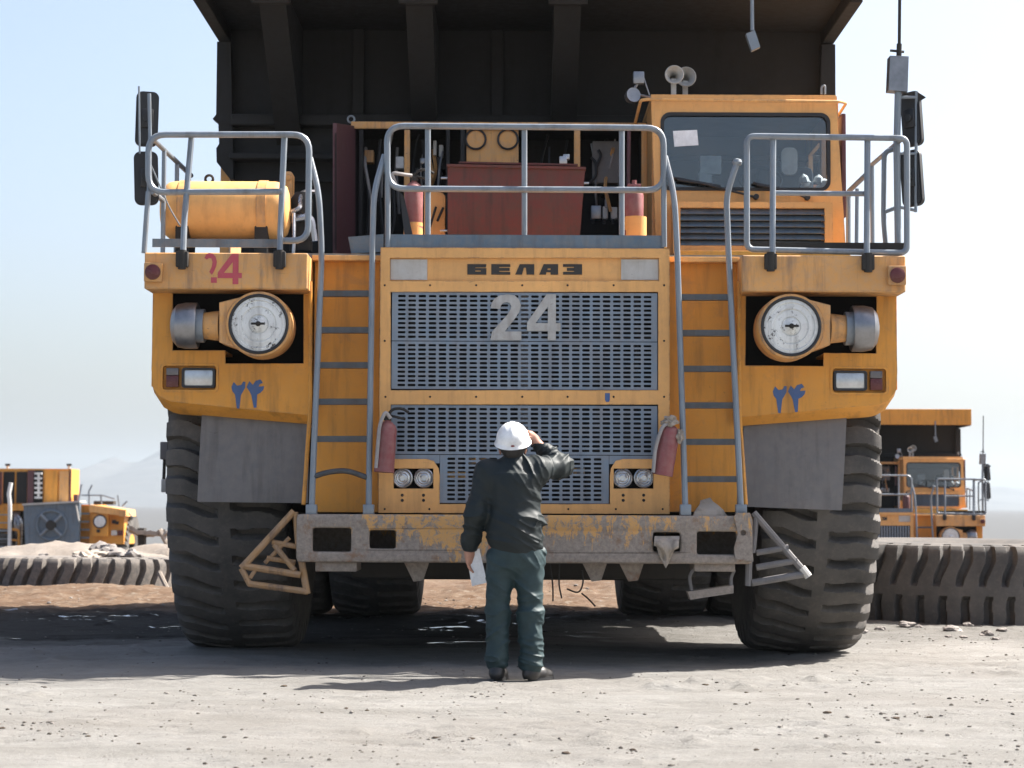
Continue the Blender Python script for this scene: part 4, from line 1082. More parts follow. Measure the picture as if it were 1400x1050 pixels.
# ---- control cabinet behind the centre rail ------------------------------------------
YK = 17.0
b = bm_new()
a, c = P(479, 350, YK), P(884, 167, YK)
box(b, a.x, c.x, YK + .7, YK + .74, a.z, c.z); box(b, a.x, c.x, YK, YK + .69, c.z - .03, c.z); box(b, a.x, a.x + .03, YK, YK + .69, a.z, c.z - .031); box(b, c.x - .03, c.x, YK, YK + .69, a.z, c.z - .031)
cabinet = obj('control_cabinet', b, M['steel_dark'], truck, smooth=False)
b = bm_new(); a2, c2 = P(480, 176, YK - .01), P(884, 168, YK - .01); box(b, a2.x, c2.x, YK - .02, YK - .001, a2.z, c2.z, .004); obj('cabinet_beam', b, M['yellow_dusty'], cabinet)
for px, w in ((493, 7), (556, 9), (612, 6), (632, 7), (789, 9), (881, 8)):
    p0, p1 = P(px - w / 2, 345, YK - .02), P(px + w / 2, 177, YK - .02); b = bm_new(); box(b, p0.x, p1.x, YK - .015, YK + .03, p0.z, p1.z, .004); obj('cabinet_post', b, M['yellow_dusty'] if px in (556, 789, 881) else M['steel_dark'], cabinet)
b = bm_new(); p0, p1 = P(637, 345, YK), P(709, 177, YK); box(b, p0.x, p1.x, YK + .02, YK + .04, p0.z, p1.z); cp = obj('centre_panel', b, M['yellow_dusty'], cabinet)
for px in (650.5, 694.5):
    c = P(px, 191, YK + .02); b = bm_new(); lathe(b, c, (0, -1, 0), [(0, .085), (.02, .085), (.024, .075), (.012, .07), (.012, 0)], 26); obj('round_vent', b, M['yellow_dusty'], cabinet)
    b = bm_new(); tube(b, [c + Vector((.083 * math.cos(t * math.pi / 14), -.02, .083 * math.sin(t * math.pi / 14))) for t in range(28)], .010, 6, True); obj('vent_ring', b, M['black'], cabinet)
rnd = random.Random(11)
for x0, y0, x1, y1, m_ in ((498, 205, 511, 222, 'yellow_dusty'), (541, 214, 552, 230, 'white'), (592, 192, 597, 212, 'reflector'), (600, 198, 606, 214, 'reflector'), (574, 216, 581, 224, 'greycap'), (810, 193, 846, 250, 'flap'), (808, 281, 822, 299, 'greycap'), (824, 282, 831, 299, 'reflector'), (835, 283, 844, 299, 'reflector')):
    p0, p1 = P(x0, y1, YK + .2), P(x1, y0, YK + .2); b = bm_new(); box(b, p0.x, p1.x, YK + .2, YK + .3, p0.z, p1.z, .006); obj('electric_unit', b, M[m_], cabinet)
for pts in ([(808, 215), (815, 222), (816, 240), (806, 250)], [(818, 205), (822, 212), (815, 230)], [(500, 240), (505, 280), (502, 320)], [(520, 190), (516, 240), (524, 320)], [(536, 235), (540, 300), (532, 330)], [(570, 230), (565, 250)], [(810, 300), (811, 305)], [(826, 300), (826, 306)], [(838, 300), (838, 306)], [(600, 215), (602, 250), (590, 270)]):
    b = bm_new(); tube(b, fillet([P(x, y, YK + .16) for x, y in pts], .05), .014, 7); obj('cable', b, M['black'], cabinet)
for k in range(16):
    x = rnd.choice([rnd.uniform(498, 550), rnd.uniform(562, 606), rnd.uniform(720, 780), rnd.uniform(800, 850)]); y = rnd.uniform(180, 215)
    pts = [(x, y)]
    for _ in range(3): pts.append((pts[-1][0] + rnd.uniform(-9, 9), pts[-1][1] + rnd.uniform(18, 40)))
    b = bm_new(); tube(b, fillet([P(px_, min(py_, 335), YK + rnd.uniform(.12, .3)) for px_, py_ in pts], .08), rnd.uniform(.008, .018), 6); obj('cable', b, M[rnd.choice(['black', 'black', 'hose', 'flap', 'greycap', 'yellow_dusty'])], cabinet)
for k in range(14):
    x = rnd.choice([rnd.uniform(498, 550), rnd.uniform(562, 606), rnd.uniform(800, 850)]); y = rnd.uniform(190, 330)
    w, h = rnd.uniform(3, 9), rnd.uniform(5, 18)
    p0, p1 = P(x, y + h, YK + .4), P(x + w, y, YK + .4); b = bm_new(); box(b, p0.x, p1.x, YK + .35, YK + .6, p0.z, p1.z, .004); obj('electric_unit', b, M[rnd.choice(['black', 'steel_dark', 'greycap', 'under'])], cabinet)
b = bm_new(); quad_prism(b, P(455, 168, 16.55), P(481, 172, 17.0), P(481, 348, 17.0), P(455, 348, 16.55), (.03, .012, 0)); dr = obj('cabinet_door', b, M['maroon'], cabinet, smooth=False)
b = bm_new(); quad_prism(b, P(460, 182, 16.56), P(477, 184, 16.89), P(477, 342, 16.89), P(460, 342, 16.56), (-.008, -.012, 0)); obj('door_panel', b, M['steel_dark'], dr, smooth=False)
for px, py in ((480, 163),):
    c = P(px, py, YK); b = bm_new(); tube(b, [c + Vector((.028 * math.cos(t * math.pi / 8), 0, .028 * math.sin(t * math.pi / 8))) for t in range(16)], .009, 6, True); obj('lifting_eye', b, M['rail'], cabinet)
b = bm_new(); tube(b, [P(860, 172, 16.5), P(859, 255, 16.5)], .016, 8); obj('red_pipe', b, M['maroon'], cabinet)

# ---- tank on the side deck -----------------------------------------------------------
YT = 15.75
a, c = P(222, 288, YT), P(396, 288, YT); rT = (P(300, 248, YT).z - P(300, 328, YT).z) / 2; L = c.x - a.x
b = bm_new(); lathe(b, a, (1, 0, 0), [(0, 0), (0, rT * .55), (.02, rT * .82), (.06, rT * .96), (.11, rT), (L - .11, rT), (L - .06, rT * .96), (L - .02, rT * .82), (L, rT * .55), (L + .01, 0)], 44)
tank = obj('hydraulic_tank', b, M['yellow_clean'], truck)
for px in (254, 361):
    xq = P(px, 288, YT).x; b = bm_new(); lathe(b, (xq - .035, YT, a.z), (1, 0, 0), [(0, rT), (0, rT + .008), (.07, rT + .008), (.07, rT)], 40); obj('strap', b, M['yellow_dusty'], tank)
    b = bm_new(); box(b, xq - .05, xq + .05, YT - rT * .8, YT + rT * .8, ZD, a.z - rT * .6, .01); obj('saddle', b, M['under'], tank)
for px in (286,):
    q = P(px, 247, YT); b = bm_new(); tube(b, [q + Vector((.03 * math.cos(t * math.pi / 8), 0, .012 + .03 * math.sin(t * math.pi / 8))) for t in range(16)], .011, 6, True); obj('lifting_eye', b, M['under'], tank)
b = bm_new(); q = P(396, 252, 16.2); box(b, q.x - .05, q.x + .03, 16.1, 16.3, q.z - .2, q.z + .09, .02); cyl(b, q + Vector((0, -.11, .04)), q + Vector((0, .05, .04)), .025, 10); obj('valve_block', b, M['yellow_dusty'], tank)
b = bm_new(); tube(b, fillet([P(398, 290, 15.7), P(410, 285, 15.7), P(412, 262, 15.9), P(432, 262, 16.0)], .06), .018, 8); tube(b, fillet([P(402, 292, 15.6), P(402, 330, 15.5), P(401, 346, 15.5)], .05), .014, 8); tube(b, fillet([P(398, 300, 15.75), P(425, 295, 15.8), P(430, 330, 15.8)], .06), .03, 8); obj('hydraulic_pipe', b, M['chrome'], tank)
lathe_b = bm_new(); q = P(412, 300, 15.9); lathe(lathe_b, q + Vector((0, 0, -.25)), (0, 0, 1), [(0, 0), (0, .09), (.4, .09), (.46, .05), (.46, 0)], 20); obj('filter_canister', lathe_b, M['under'], tank)

# ---- red box on the centre deck --------------------------------------------------------
YX = 15.75
b = bm_new(); quad_prism(b, P(612, 226, YX), P(800, 230, YX), P(793, 322, YX), P(612, 320, YX), (0, .55, 0)); rb = obj('battery_box', b, M['redbox'], truck, smooth=False)
b = bm_new(); quad_prism(b, P(610.5, 224, YX - .02), P(801, 228, YX - .02), P(801, 231.5, YX - .02), P(610.5, 227.5, YX - .02), (0, .60, 0)); obj('box_lid', b, M['redbox'], rb, smooth=False)
b = bm_new(); quad_prism(b, P(627, 220.5, YX + .05), P(790, 224, YX + .05), P(790, 226.5, YX + .05), P(627, 223, YX + .05), (0, .3, 0)); obj('hinge_bar', b, M['redbox'], rb, smooth=False)
b = bm_new(); q = P(770, 221, YX + .1); box(b, q.x - .03, q.x + .03, YX + .08, YX + .14, q.z - .02, q.z + .04, .006); box(b, q.x + .0, q.x + .05, YX + .1, YX + .16, q.z + .02, q.z + .06, .005); obj('latch', b, M['chrome'], rb)
for px, py in ((608, 244), (800, 251), (607, 316)):
    q = P(px, py, YX + .05); b = bm_new(); box(b, q.x - .03, q.x + .03, YX + .02, YX + .05, q.z - .008, q.z + .008, .003); obj('hinge_pin', b, M['chrome'], rb)
# yellow stands
b = bm_new(); a, c = P(585, 322, 15.95), P(609, 262, 15.95); plate(b, [(a.x - .03, ZD), (c.x, ZD), (c.x, c.z - .04), (c.x - .02, c.z - .015), (c.x - .08, c.z), (a.x - .03, c.z)], [], 15.92, 16.1); obj('yellow_stand', b, M['yellow_clean'], truck)
b = bm_new(); tube(b, [P(596, 283, 15.9), P(588, 310, 15.85)], .010, 6); tube(b, [P(606, 284, 15.9), P(598, 302, 15.85)], .010, 6); obj('stand_latch', b, M['under'], truck)
for px0, px1, py, Yq in ((552, 578, 305, 15.4), (853, 884, 297, 15.55)):
    a, c = P(px0, 325, Yq), P(px1, py, Yq); b = bm_new(); r_ = (c.x - a.x) / 2
    lathe(b, ((a.x + c.x) / 2, Yq, ZD), (0, 0, 1), [(0, 0), (0, r_), (c.z - ZD, r_), (c.z - ZD, r_ * .9), (.02, r_ * .9)], 26); obj('extinguisher_holder', b, M['yellow_clean'], truck)

# ---- dump body with canopy -----------------------------------------------------------------
body = bpy.data.objects.new('dump_body', None); COL.objects.link(body); body.parent = truck
BW = 2.74; XB = XC + .02
ZL = PZ(-5, 16.44)
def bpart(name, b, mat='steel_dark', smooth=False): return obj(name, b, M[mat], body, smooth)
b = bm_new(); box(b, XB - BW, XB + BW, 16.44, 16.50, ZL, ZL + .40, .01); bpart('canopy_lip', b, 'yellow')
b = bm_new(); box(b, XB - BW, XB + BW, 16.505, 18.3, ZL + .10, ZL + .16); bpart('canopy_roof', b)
for s in (-1, 1):
    x0, x1 = sorted((XB + s * BW, XB + s * (BW - .11)))
    b = bm_new(); box(b, x0, x1, 16.505, 18.05, ZL - .02, ZL + .098, .01); bpart('canopy_edge', b)
zt = PZ(76, 18.0); zn = PZ(248, 18.0)
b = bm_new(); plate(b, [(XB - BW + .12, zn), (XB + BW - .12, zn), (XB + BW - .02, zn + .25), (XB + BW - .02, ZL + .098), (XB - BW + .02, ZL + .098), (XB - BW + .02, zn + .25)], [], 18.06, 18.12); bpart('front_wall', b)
for s in (-1, 1):
    b = bm_new()
    f = lambda x, z: (XB + s * x, z)
    pts = [f(BW, zt + .1), f(BW, PZ(160, 18)), f(BW + .03, PZ(166, 18)), f(BW - .02, PZ(172, 18)), f(BW - .03, PZ(200, 18)), f(BW - .005, PZ(206, 18)), f(BW - .01, PZ(225, 18)), f(BW - .13, zn), f(BW - .16, zn), f(BW - .12, zt + .1)]
    plate(b, pts, [], 17.94, 18.055); bpart('corner_beam', b)
for px in (373, 573, 776, 490, 680):
    main = px in (373, 573, 776)
    w = .11 if main else .05
    x = PX(px, 16.7, 12) if main else PX(px, 18, 100)
    if main:
        b = bm_new()
        ya, yb = 16.62, 18.05
        za0, za1, zb0_, zb1_ = ZL + .06, ZL + .098, PZ(200, 18.05), ZL + .098
        vs = [b.verts.new(p) for p in ((x - w, ya, za0 - .04), (x + w, ya, za0 - .04), (x + w, yb, zb0_), (x - w, yb, zb0_), (x - w, ya, za1), (x + w, ya, za1), (x + w, yb, zb1_), (x - w, yb, zb1_))]
        for f_ in ((0, 1, 2, 3), (4, 5, 6, 7), (0, 1, 5, 4), (1, 2, 6, 5), (2, 3, 7, 6), (3, 0, 4, 7)): b.faces.new([vs[i] for i in f_])
        bpart('rib', b)
        b = bm_new(); box(b, x - w - .05, x + w + .05, 16.52, 16.60, ZL - .04, ZL + .098, .006); bpart('rib_cap', b)
    else:
        b = bm_new(); box(b, x - w, x + w, 17.98, 18.058, PZ(160, 18), ZL + .09, .004); bpart('stiffener', b)
b = bm_new(); box(b, XB - BW + .13, XB + BW - .13, 17.9, 18.055, PZ(175, 18), PZ(160, 18), .01); bpart('cross_beam', b)
b = bm_new(); box(b, XB - BW + .13, XB + BW - .13, 17.86, 18.055, PZ(222, 18), PZ(214, 18), .01); bpart('cross_beam', b)
for s in (-1, 1):
    b = bm_new()
    x0, x1 = sorted((XB + s * (BW - .02), XB + s * (BW - .1)))
    vs = [b.verts.new(p) for x in (x0, x1) for p in ((x, 18.13, 2.75), (x, 24.6, 2.2), (x, 24.6, 4.2), (x, 22.5, ZL + .3), (x, 18.13, ZL + .3))]
    n = 5
    b.faces.new(vs[:5]); b.faces.new(vs[5:][::-1])
    for i in range(5): b.faces.new((vs[i], vs[(i + 1) % 5], vs[5 + (i + 1) % 5], vs[5 + i]))
    bpart('side_wall', b, 'yellow_dusty')

b = bm_new(); vs = [b.verts.new(p) for p in ((XB - BW + .1, 18.13, 2.8), (XB + BW - .1, 18.13, 2.8), (XB + BW - .1, 24.5, 2.3), (XB - BW + .1, 24.5, 2.3))]; b.faces.new(vs)
g = bmesh.ops.extrude_face_region(b, geom=b.faces[:]); bmesh.ops.translate(b, vec=(0, 0, -.2), verts=[v for v in g['geom'] if isinstance(v, bmesh.types.BMVert)]); bpart('floor_plate', b)
b = bm_new(); box(b, XB - BW + .2, XB + BW - .2, 18.2, 18.3, 2.5, zn + .35); bpart('lower_wall', b)
b = bm_new(); tube(b, [P(1028, -20, 16.42), P(1028.5, 42, 16.42)], .016, 8); quad_prism(b, P(1020, 46, 16.40), P(1032, 41, 16.40), P(1039.5, 64, 16.40), P(1028, 69, 16.40), (0, .07, 0)); bpart('hanging_lamp', b, 'rail')

# ---- fold-out steps beside the bumper ----------------------------------------------------
st = bpy.data.objects.new('side_step', None); COL.objects.link(st); st.parent = truck
YS = 15.0
for (a, c, r_) in (((402, 699), (330, 777), .026), ((330, 777), (342, 800), .022), ((334, 774), (411, 786), .026), ((340, 798), (421, 809), .024), ((404, 700), (407, 744), .02), ((408, 742), (420, 812), .026), ((372, 741), (405, 747), .02), ((396, 735), (362, 770), .016), ((375, 745), (403, 780), .022), ((365, 763), (404, 769), .02), ((342, 790), (350, 778), .016)):
    b = bm_new(); tube(b, [P(*a, YS - (.06 if a[1] > 770 else 0)), P(*c, YS - (.06 if c[1] > 770 else 0))], r_, 8); obj('step_bar', b, M['step'], st)
st = bpy.data.objects.new('side_step', None); COL.objects.link(st); st.parent = truck
for (a, c, r_) in (((1030, 701), (1104, 787), .026), ((1034, 703), (1029, 756), .022), ((1024, 756), (1023, 801), .026), ((1034, 756), (1078, 748), .022), ((1034, 776), (1090, 766), .024), ((1028, 797), (1098, 785), .026)):
    b = bm_new(); tube(b, [P(*a, YS), P(*c, YS)], r_, 8); obj('step_bar', b, M['flap'], st)
b = bm_new(); tube(b, [P(1096, 776, YS - .005), P(1105.5, 788.5, YS - .005)], .029, 8); obj('step_end', b, M['reflector'], st)
st = bpy.data.objects.new('hanging_step', None); COL.objects.link(st); st.parent = truck
b = bm_new(); quad_prism(b, P(940, 809, 15.0), P(1003, 800, 15.0), P(1003, 811, 15.0), P(944, 820, 15.0), (0, .16, 0)); obj('tread_plate', b, M['bumper'], st, smooth=False)
for pts in ([(949, 777), (942, 788), (946, 810)], [(1004, 779), (999, 790), (1000, 805)]):
    b = bm_new(); tube(b, fillet([P(x, y, 15.02) for x, y in pts], .05), .013, 7); obj('hanger', b, M['flap'], st)

# ================================================================== loose things on the truck
def extinguisher(base, top, r, label, mats='redext', group='fire extinguishers on the haul truck', hose=None, handle=True):
    base, top = V3(base), V3(top); d = (top - base).normalized(); L = (top - base).length
    t = thing('fire_extinguisher', label, 'fire extinguisher', base, group)
    b = bm_new(); lathe(b, base, d, [(0, 0), (0, r * .92), (.02, r * .96), (.03, r), (L * .80, r), (L * .88, r * .86), (L * .94, r * .5), (L * .96, r * .3), (L, r * .28), (L, 0)], 26); obj('cylinder', b, M[mats], t, org=base)
    b = bm_new(); lathe(b, base, d, [(-.004, 0), (-.004, r * 1.02), (.035, r * 1.02), (.035, r * .9)], 26); obj('foot_ring', b, M[mats], t, org=base)
    if handle:
        b = bm_new(); u = Vector((1, 0, 0)); q = base + d * L
        lathe(b, q - d * .01, d, [(0, .028), (.03, .028), (.035, .016), (.06, .016), (.06, 0)], 12)
        tube(b, fillet([q + d * .03, q + d * .075 + u * .03, q + d * .08 + u * .10, q + d * .05 + u * .15], .04), .011, 7)
        tube(b, [q + d * .03, q + d * .03 + u * .13 - d * .03], .010, 7)
        obj('lever', b, M['under'], t, org=base)
    if hose:
        b = bm_new(); tube(b, fillet(hose, .08), .014, 8); hs = obj('hose', b, M['hose'], t, org=base)
    return t
# hung beside the grille
e = extinguisher(P(525, 645, 14.98), P(530, 573, 15.0), .073, 'faded red fire extinguisher with grey hose hung on the left edge of the grille',
                 hose=[P(534, 572, 14.96), P(527, 562, 14.94), P(519, 580, 14.92), P(514, 640, 14.92)])
e2 = extinguisher(P(906, 649, 14.98), P(918, 578, 14.98), .073, 'faded red fire extinguisher with a pale rag on top, right edge of the grille',
                  hose=[P(916, 578, 14.96), P(906, 582, 14.92), P(896, 610, 14.92), P(893, 646, 14.92)], handle=False)
e3 = extinguisher(P(565, 316, 15.4), P(566, 246, 15.4), .070, 'fire extinguisher with black lever and hose on the deck left of the red box',
                  hose=[P(563, 240, 15.36), P(548, 238, 15.32), P(535, 236, 15.32), P(543, 258, 15.32)])
b = bm_new(); q = [P(546, 262, 15.31), P(552, 268, 15.31), P(564, 320, 15.28), P(553, 322, 15.28)]
quad_prism(b, q[0], q[1], q[2], q[3], (0, .02, 0)); hn = obj('discharge_horn', b, M['black'], e3, org=P(565, 316, 15.4))
e4 = extinguisher(P(866, 322, 15.55), P(867, 254, 15.55), .074, 'dull red fire extinguisher in a yellow holder at the right end of the centre rail', handle=False)
b = bm_new(); q = P(867, 250, 15.55); cyl(b, q + Vector((0, 0, -.05)), q + Vector((0, 0, 0.02)), .018, 10); box(b, q.x - .05, q.x + .05, q.y - .02, q.y + .02, q.z - .03, q.z - .01, .004); obj('valve', b, M['redext'], e4, org=P(866, 322, 15.55))

def crumple(name, center, size, seed, mat, label, cat, n=14, squash=(1, 1, 1), amp=.35, org=None):
    b = bm_new(); bmesh.ops.create_icosphere(b, subdivisions=4, radius=1)
    for v in b.verts:
        p = v.co.copy()
        d = 1 + amp * mnoise.noise(p * 1.7 + Vector((seed, 0, 0))) + amp * .6 * mnoise.noise(p * 4.1 + Vector((0, seed, 0))) + amp * .3 * abs(mnoise.noise(p * 8.3))
        v.co = Vector((p.x * squash[0], p.y * squash[1], p.z * squash[2])) * d * size + V3(center)
    o = obj(name, b, mat, org=V3(center) - Vector((0, 0, size * squash[2]))); 
    return tag(o, label, cat)
crumple('rag', P(916, 576, 14.95), .05, 2.3, M['rag'], 'torn pale rag tied round the top of the right grille extinguisher', 'rag', squash=(1.0, .8, .8), amp=.6)
crumple('rag', P(930, 596, 14.93), .04, 5.1, M['rag'], 'scrap of pale cloth hanging off the side of the right grille extinguisher', 'rag', squash=(.6, .5, 1.1), amp=.6)
# rag spilling from the bumper slot
b = bm_new()
n = 16; rows = []
for j in range(n + 1):
    t = j / n; row = []
    for i in range(n + 1):
        u = i / n
        px = 895 + 34 * u + (t * (10 - 24 * u) * .75 if t > .5 else 0) - 2 * t; py = 733 + t * (26 + 18 * (1 - abs(u - .62) * 1.6))
        row.append(P(px, py, YB - .012 - .05 * math.sin(min(1, t * 1.2) * math.pi) + .025 * mnoise.noise(Vector((u * 4, t * 4, 3))) - .012 + .02 * (t < .1)))
    rows.append([b.verts.new(p) for p in row])
for j in range(n):
    for i in range(n): b.faces.new((rows[j][i], rows[j][i + 1], rows[j + 1][i + 1], rows[j + 1][i]))
g = bmesh.ops.extrude_face_region(b, geom=b.faces[:]); bmesh.ops.translate(b, vec=(0, .012, 0), verts=[v for v in g['geom'] if isinstance(v, bmesh.types.BMVert)])
tag(obj('rag', b, M['rag'], org=P(912, 755, YB)), 'crumpled grey rag stuffed in a bumper slot, its corner hanging down', 'rag')
# folded dusty sheet lying on the bumper at the ladder foot
b = bm_new()
zt_ = zb1 - .003
base = [P(947, 706, 14.98), P(995, 706, 14.98)]
pts = [(base[0].x, 14.95, zt_), (base[1].x, 14.95, zt_), (base[1].x - .03, 15.2, zt_), (base[0].x + .02, 15.2, zt_)]
top = [(base[0].x + .07, 15.06, zt_ + .11), (base[0].x + .13, 15.06, zt_ + .135), (base[0].x + .15, 15.18, zt_ + .12), (base[0].x + .08, 15.18, zt_ + .10)]
A = [b.verts.new(p) for p in pts]; Mi = [b.verts.new(V3(p).lerp(V3(q), .22) + Vector((0, -.01, .012))) for p, q in zip(pts, top)]; B = [b.verts.new(p) for p in top]
for lo, hi in ((A, Mi), (Mi, B)):
    for i in range(4): b.faces.new((lo[i], lo[(i + 1) % 4], hi[(i + 1) % 4], hi[i]))
b.faces.new(A[::-1]); b.faces.new(B)
bmesh.ops.subdivide_edges(b, edges=b.edges[:], cuts=3, use_grid_fill=True)
for v in b.verts:
    if v.co.z > zt_ + .01: v.co += Vector((mnoise.noise(v.co * 30), mnoise.noise(v.co * 31 + Vector((5, 0, 0))), mnoise.noise(v.co * 29 + Vector((0, 9, 0))))) * .012
tag(obj('folded_cloth', b, M['rag'], org=(base[0].x, 15.0, zt_)), 'small dusty grey heap of cloth on the bumper at the foot of the right ladder', 'cloth')
# notice on the windshield
b = bm_new(); quad_prism(b, P(920, 179, YC + .012), P(953, 177.5, YC + .012), P(955, 198.5, YC + .012), P(922, 200.5, YC + .012), (0, .003, 0))
tag(obj('paper_notice', b, M['paper'], smooth=False, org=P(922, 200, YC + .012)), 'blank white paper sheet stuck inside the windshield of the big truck cab', 'paper')

# ================================================================== the man
YP = 13.82
MO = Vector((P(702, 929, YP).x, YP, 0.0)); MO.z = 0.0
def sdf_mesh(name, prims, lo, hi, h, k=0.03, disp=None, mat=None, parent=None, loc=None, smooth_it=2):
    lo, hi = np.array(lo, float), np.array(hi, float)
    n = np.ceil((hi - lo) / h).astype(int) + 1
    D = np.full(n, 9.0, np.float32)
    ax = [lo[i] + h * np.arange(n[i]) for i in range(3)]
    for pr in prims:
        a, c, r0, r1 = np.array(pr[0], float), np.array(pr[1], float), pr[2], pr[3]
        sc = np.array(pr[4] if len(pr) > 4 and pr[4] is not None else (1, 1, 1), float)
        kk = pr[5] if len(pr) > 5 and pr[5] is not None else k
        op = pr[6] if len(pr) > 6 else '+'
        rm = max(r0, r1) / sc.min() + 3 * kk + 2 * h + .03
        i0 = np.maximum(0, np.floor((np.minimum(a, c) - rm - lo) / h).astype(int)); i1 = np.minimum(n, np.ceil((np.maximum(a, c) + rm - lo) / h).astype(int) + 1)
        if np.any(i1 <= i0): continue
        X, Y, Z = np.meshgrid(*[ax[i][i0[i]:i1[i]] for i in range(3)], indexing='ij')
        p = np.stack([X, Y, Z], -1)
        pa, ba = (p - a) * sc, (c - a) * sc
        bb = float(ba @ ba)
        t = np.clip((pa @ ba) / bb, 0, 1) if bb > 1e-9 else np.zeros(X.shape)
        d = np.sqrt(((pa - t[..., None] * ba) ** 2).sum(-1)) - (r0 + (r1 - r0) * t)
        d = d / sc.max() if False else d
        S_ = D[i0[0]:i1[0], i0[1]:i1[1], i0[2]:i1[2]]
        if op == '-':
            S_[...] = np.maximum(S_, -d)
        else:
            hh = np.clip(.5 + .5 * (S_ - d) / kk, 0, 1)
            S_[...] = S_ * (1 - hh) + d * hh - kk * hh * (1 - hh)
    if disp is not None:
        X, Y, Z = np.meshgrid(*ax, indexing='ij'); m = np.abs(D) < .06
        D[m] += disp(X[m], Y[m], Z[m]).astype(np.float32)
    # surface nets
    ins = D < 0
    cs = np.zeros(n - 1, np.int8)
    for dx in (0, 1):
        for dy in (0, 1):
            for dz in (0, 1): cs += ins[dx:n[0] - 1 + dx, dy:n[1] - 1 + dy, dz:n[2] - 1 + dz]
    act = (cs > 0) & (cs < 8)
    idx = np.argwhere(act); vid = -np.ones(act.shape, np.int64); vid[act] = np.arange(len(idx))
    acc = np.zeros((len(idx), 3)); cnt = np.zeros(len(idx))
    cor = [(x, y, z) for x in (0, 1) for y in (0, 1) for z in (0, 1)]
    for a in cor:
        for axn in range(3):
            if a[axn]: continue
            c = list(a); c[axn] = 1
            da = D[idx[:, 0] + a[0], idx[:, 1] + a[1], idx[:, 2] + a[2]]; dc = D[idx[:, 0] + c[0], idx[:, 1] + c[1], idx[:, 2] + c[2]]
            cr = (da < 0) != (dc < 0)
            t = np.where(cr, da / np.where(cr, da - dc, 1), 0)
            pt = np.tile(np.array(a, float), (len(idx), 1)); pt[:, axn] += t
            acc[cr] += pt[cr]; cnt[cr] += 1
    V = lo + h * (idx + acc / cnt[:, None])
    faces = []
    for axn in range(3):
        sl0 = [slice(None)] * 3; sl1 = [slice(None)] * 3; sl0[axn] = slice(0, -1); sl1[axn] = slice(1, None)
        cr = ins[tuple(sl0)] != ins[tuple(sl1)]
        e = np.argwhere(cr)
        o1, o2 = [i for i in range(3) if i != axn]
        ok = (e[:, o1] > 0) & (e[:, o2] > 0) & (e[:, o1] < n[o1] - 1) & (e[:, o2] < n[o2] - 1)
        e = e[ok]
        def g(d1, d2):
            q = e.copy(); q[:, o1] -= d1; q[:, o2] -= d2; return vid[q[:, 0], q[:, 1], q[:, 2]]
        f = np.stack([g(1, 1), g(0, 1), g(0, 0), g(1, 0)], -1)
        flip = ins[e[:, 0], e[:, 1], e[:, 2]]
        if axn == 1: flip = ~flip
        f[~flip] = f[~flip][:, ::-1]
        faces.append(f)
    Fc = np.concatenate(faces)
    # light smoothing
    for _ in range(smooth_it):
        s_ = np.zeros_like(V); w = np.zeros(len(V))
        for i in range(4):
            a, c = Fc[:, i], Fc[:, (i + 1) % 4]
            np.add.at(s_, a, V[c]); np.add.at(w, a, 1); np.add.at(s_, c, V[a]); np.add.at(w, c, 1)
        V = V * .5 + .5 * s_ / np.maximum(w, 1)[:, None]
    me = bpy.data.meshes.new(name); me.from_pydata(V.tolist(), [], Fc.tolist()); me.update()
    b = bm_new(); b.from_mesh(me); bmesh.ops.recalc_face_normals(b, faces=b.faces[:]); b.to_mesh(me); b.free()
    return mobj(name, me, mat, parent, angle=180, loc=loc)

def cloth_mat(name, col, sheen):
    m, nt, b = new_mat(name)
    p = pos_node(nt); n = noise_node(nt, p, 25, 5, .6); f = noise_node(nt, p, 600, 2, .5)
    nt.links.new(mixc(nt, ramp(nt, n, .3, .7), tuple(c * .85 for c in col), tuple(c * 1.12 for c in col)), b.inputs['Base Color'])
    b.inputs['Roughness'].default_value = .60
    b.inputs['Sheen Weight'].default_value = sheen; b.inputs['Sheen Roughness'].default_value = .4
    b.inputs['Specular IOR Level'].default_value = .36
    bump(nt, b, f, .2, .001)
    return m
M['jacket'] = cloth_mat('dark_green_jacket_cloth', (.0066, .0125, .0140), .012)
M['trouser'] = cloth_mat('dark_teal_trouser_cloth', (.017, .037, .041), .02)
M['skin'] = plain('skin', (.42, .215, .145), .5, 0, .4)
M['hair'] = plain('black_hair', (.012, .010, .009), .6)
M['helmet'] = plain('white_helmet_plastic', (.80, .80, .79), .32)
M['boot'] = plain('dusty_black_leather', (.022, .020, .019), .42)
sh_l, el_l, wr_l = (-.185, .0, 1.405), (-.262, -.03, 1.11), (-.300, .06, .875)
sh_r, el_r, wr_r = (.160, .01, 1.42), (.330, .22, 1.445), (.152, .235, 1.605)
hd = np.array((-.012, .02, 1.585))
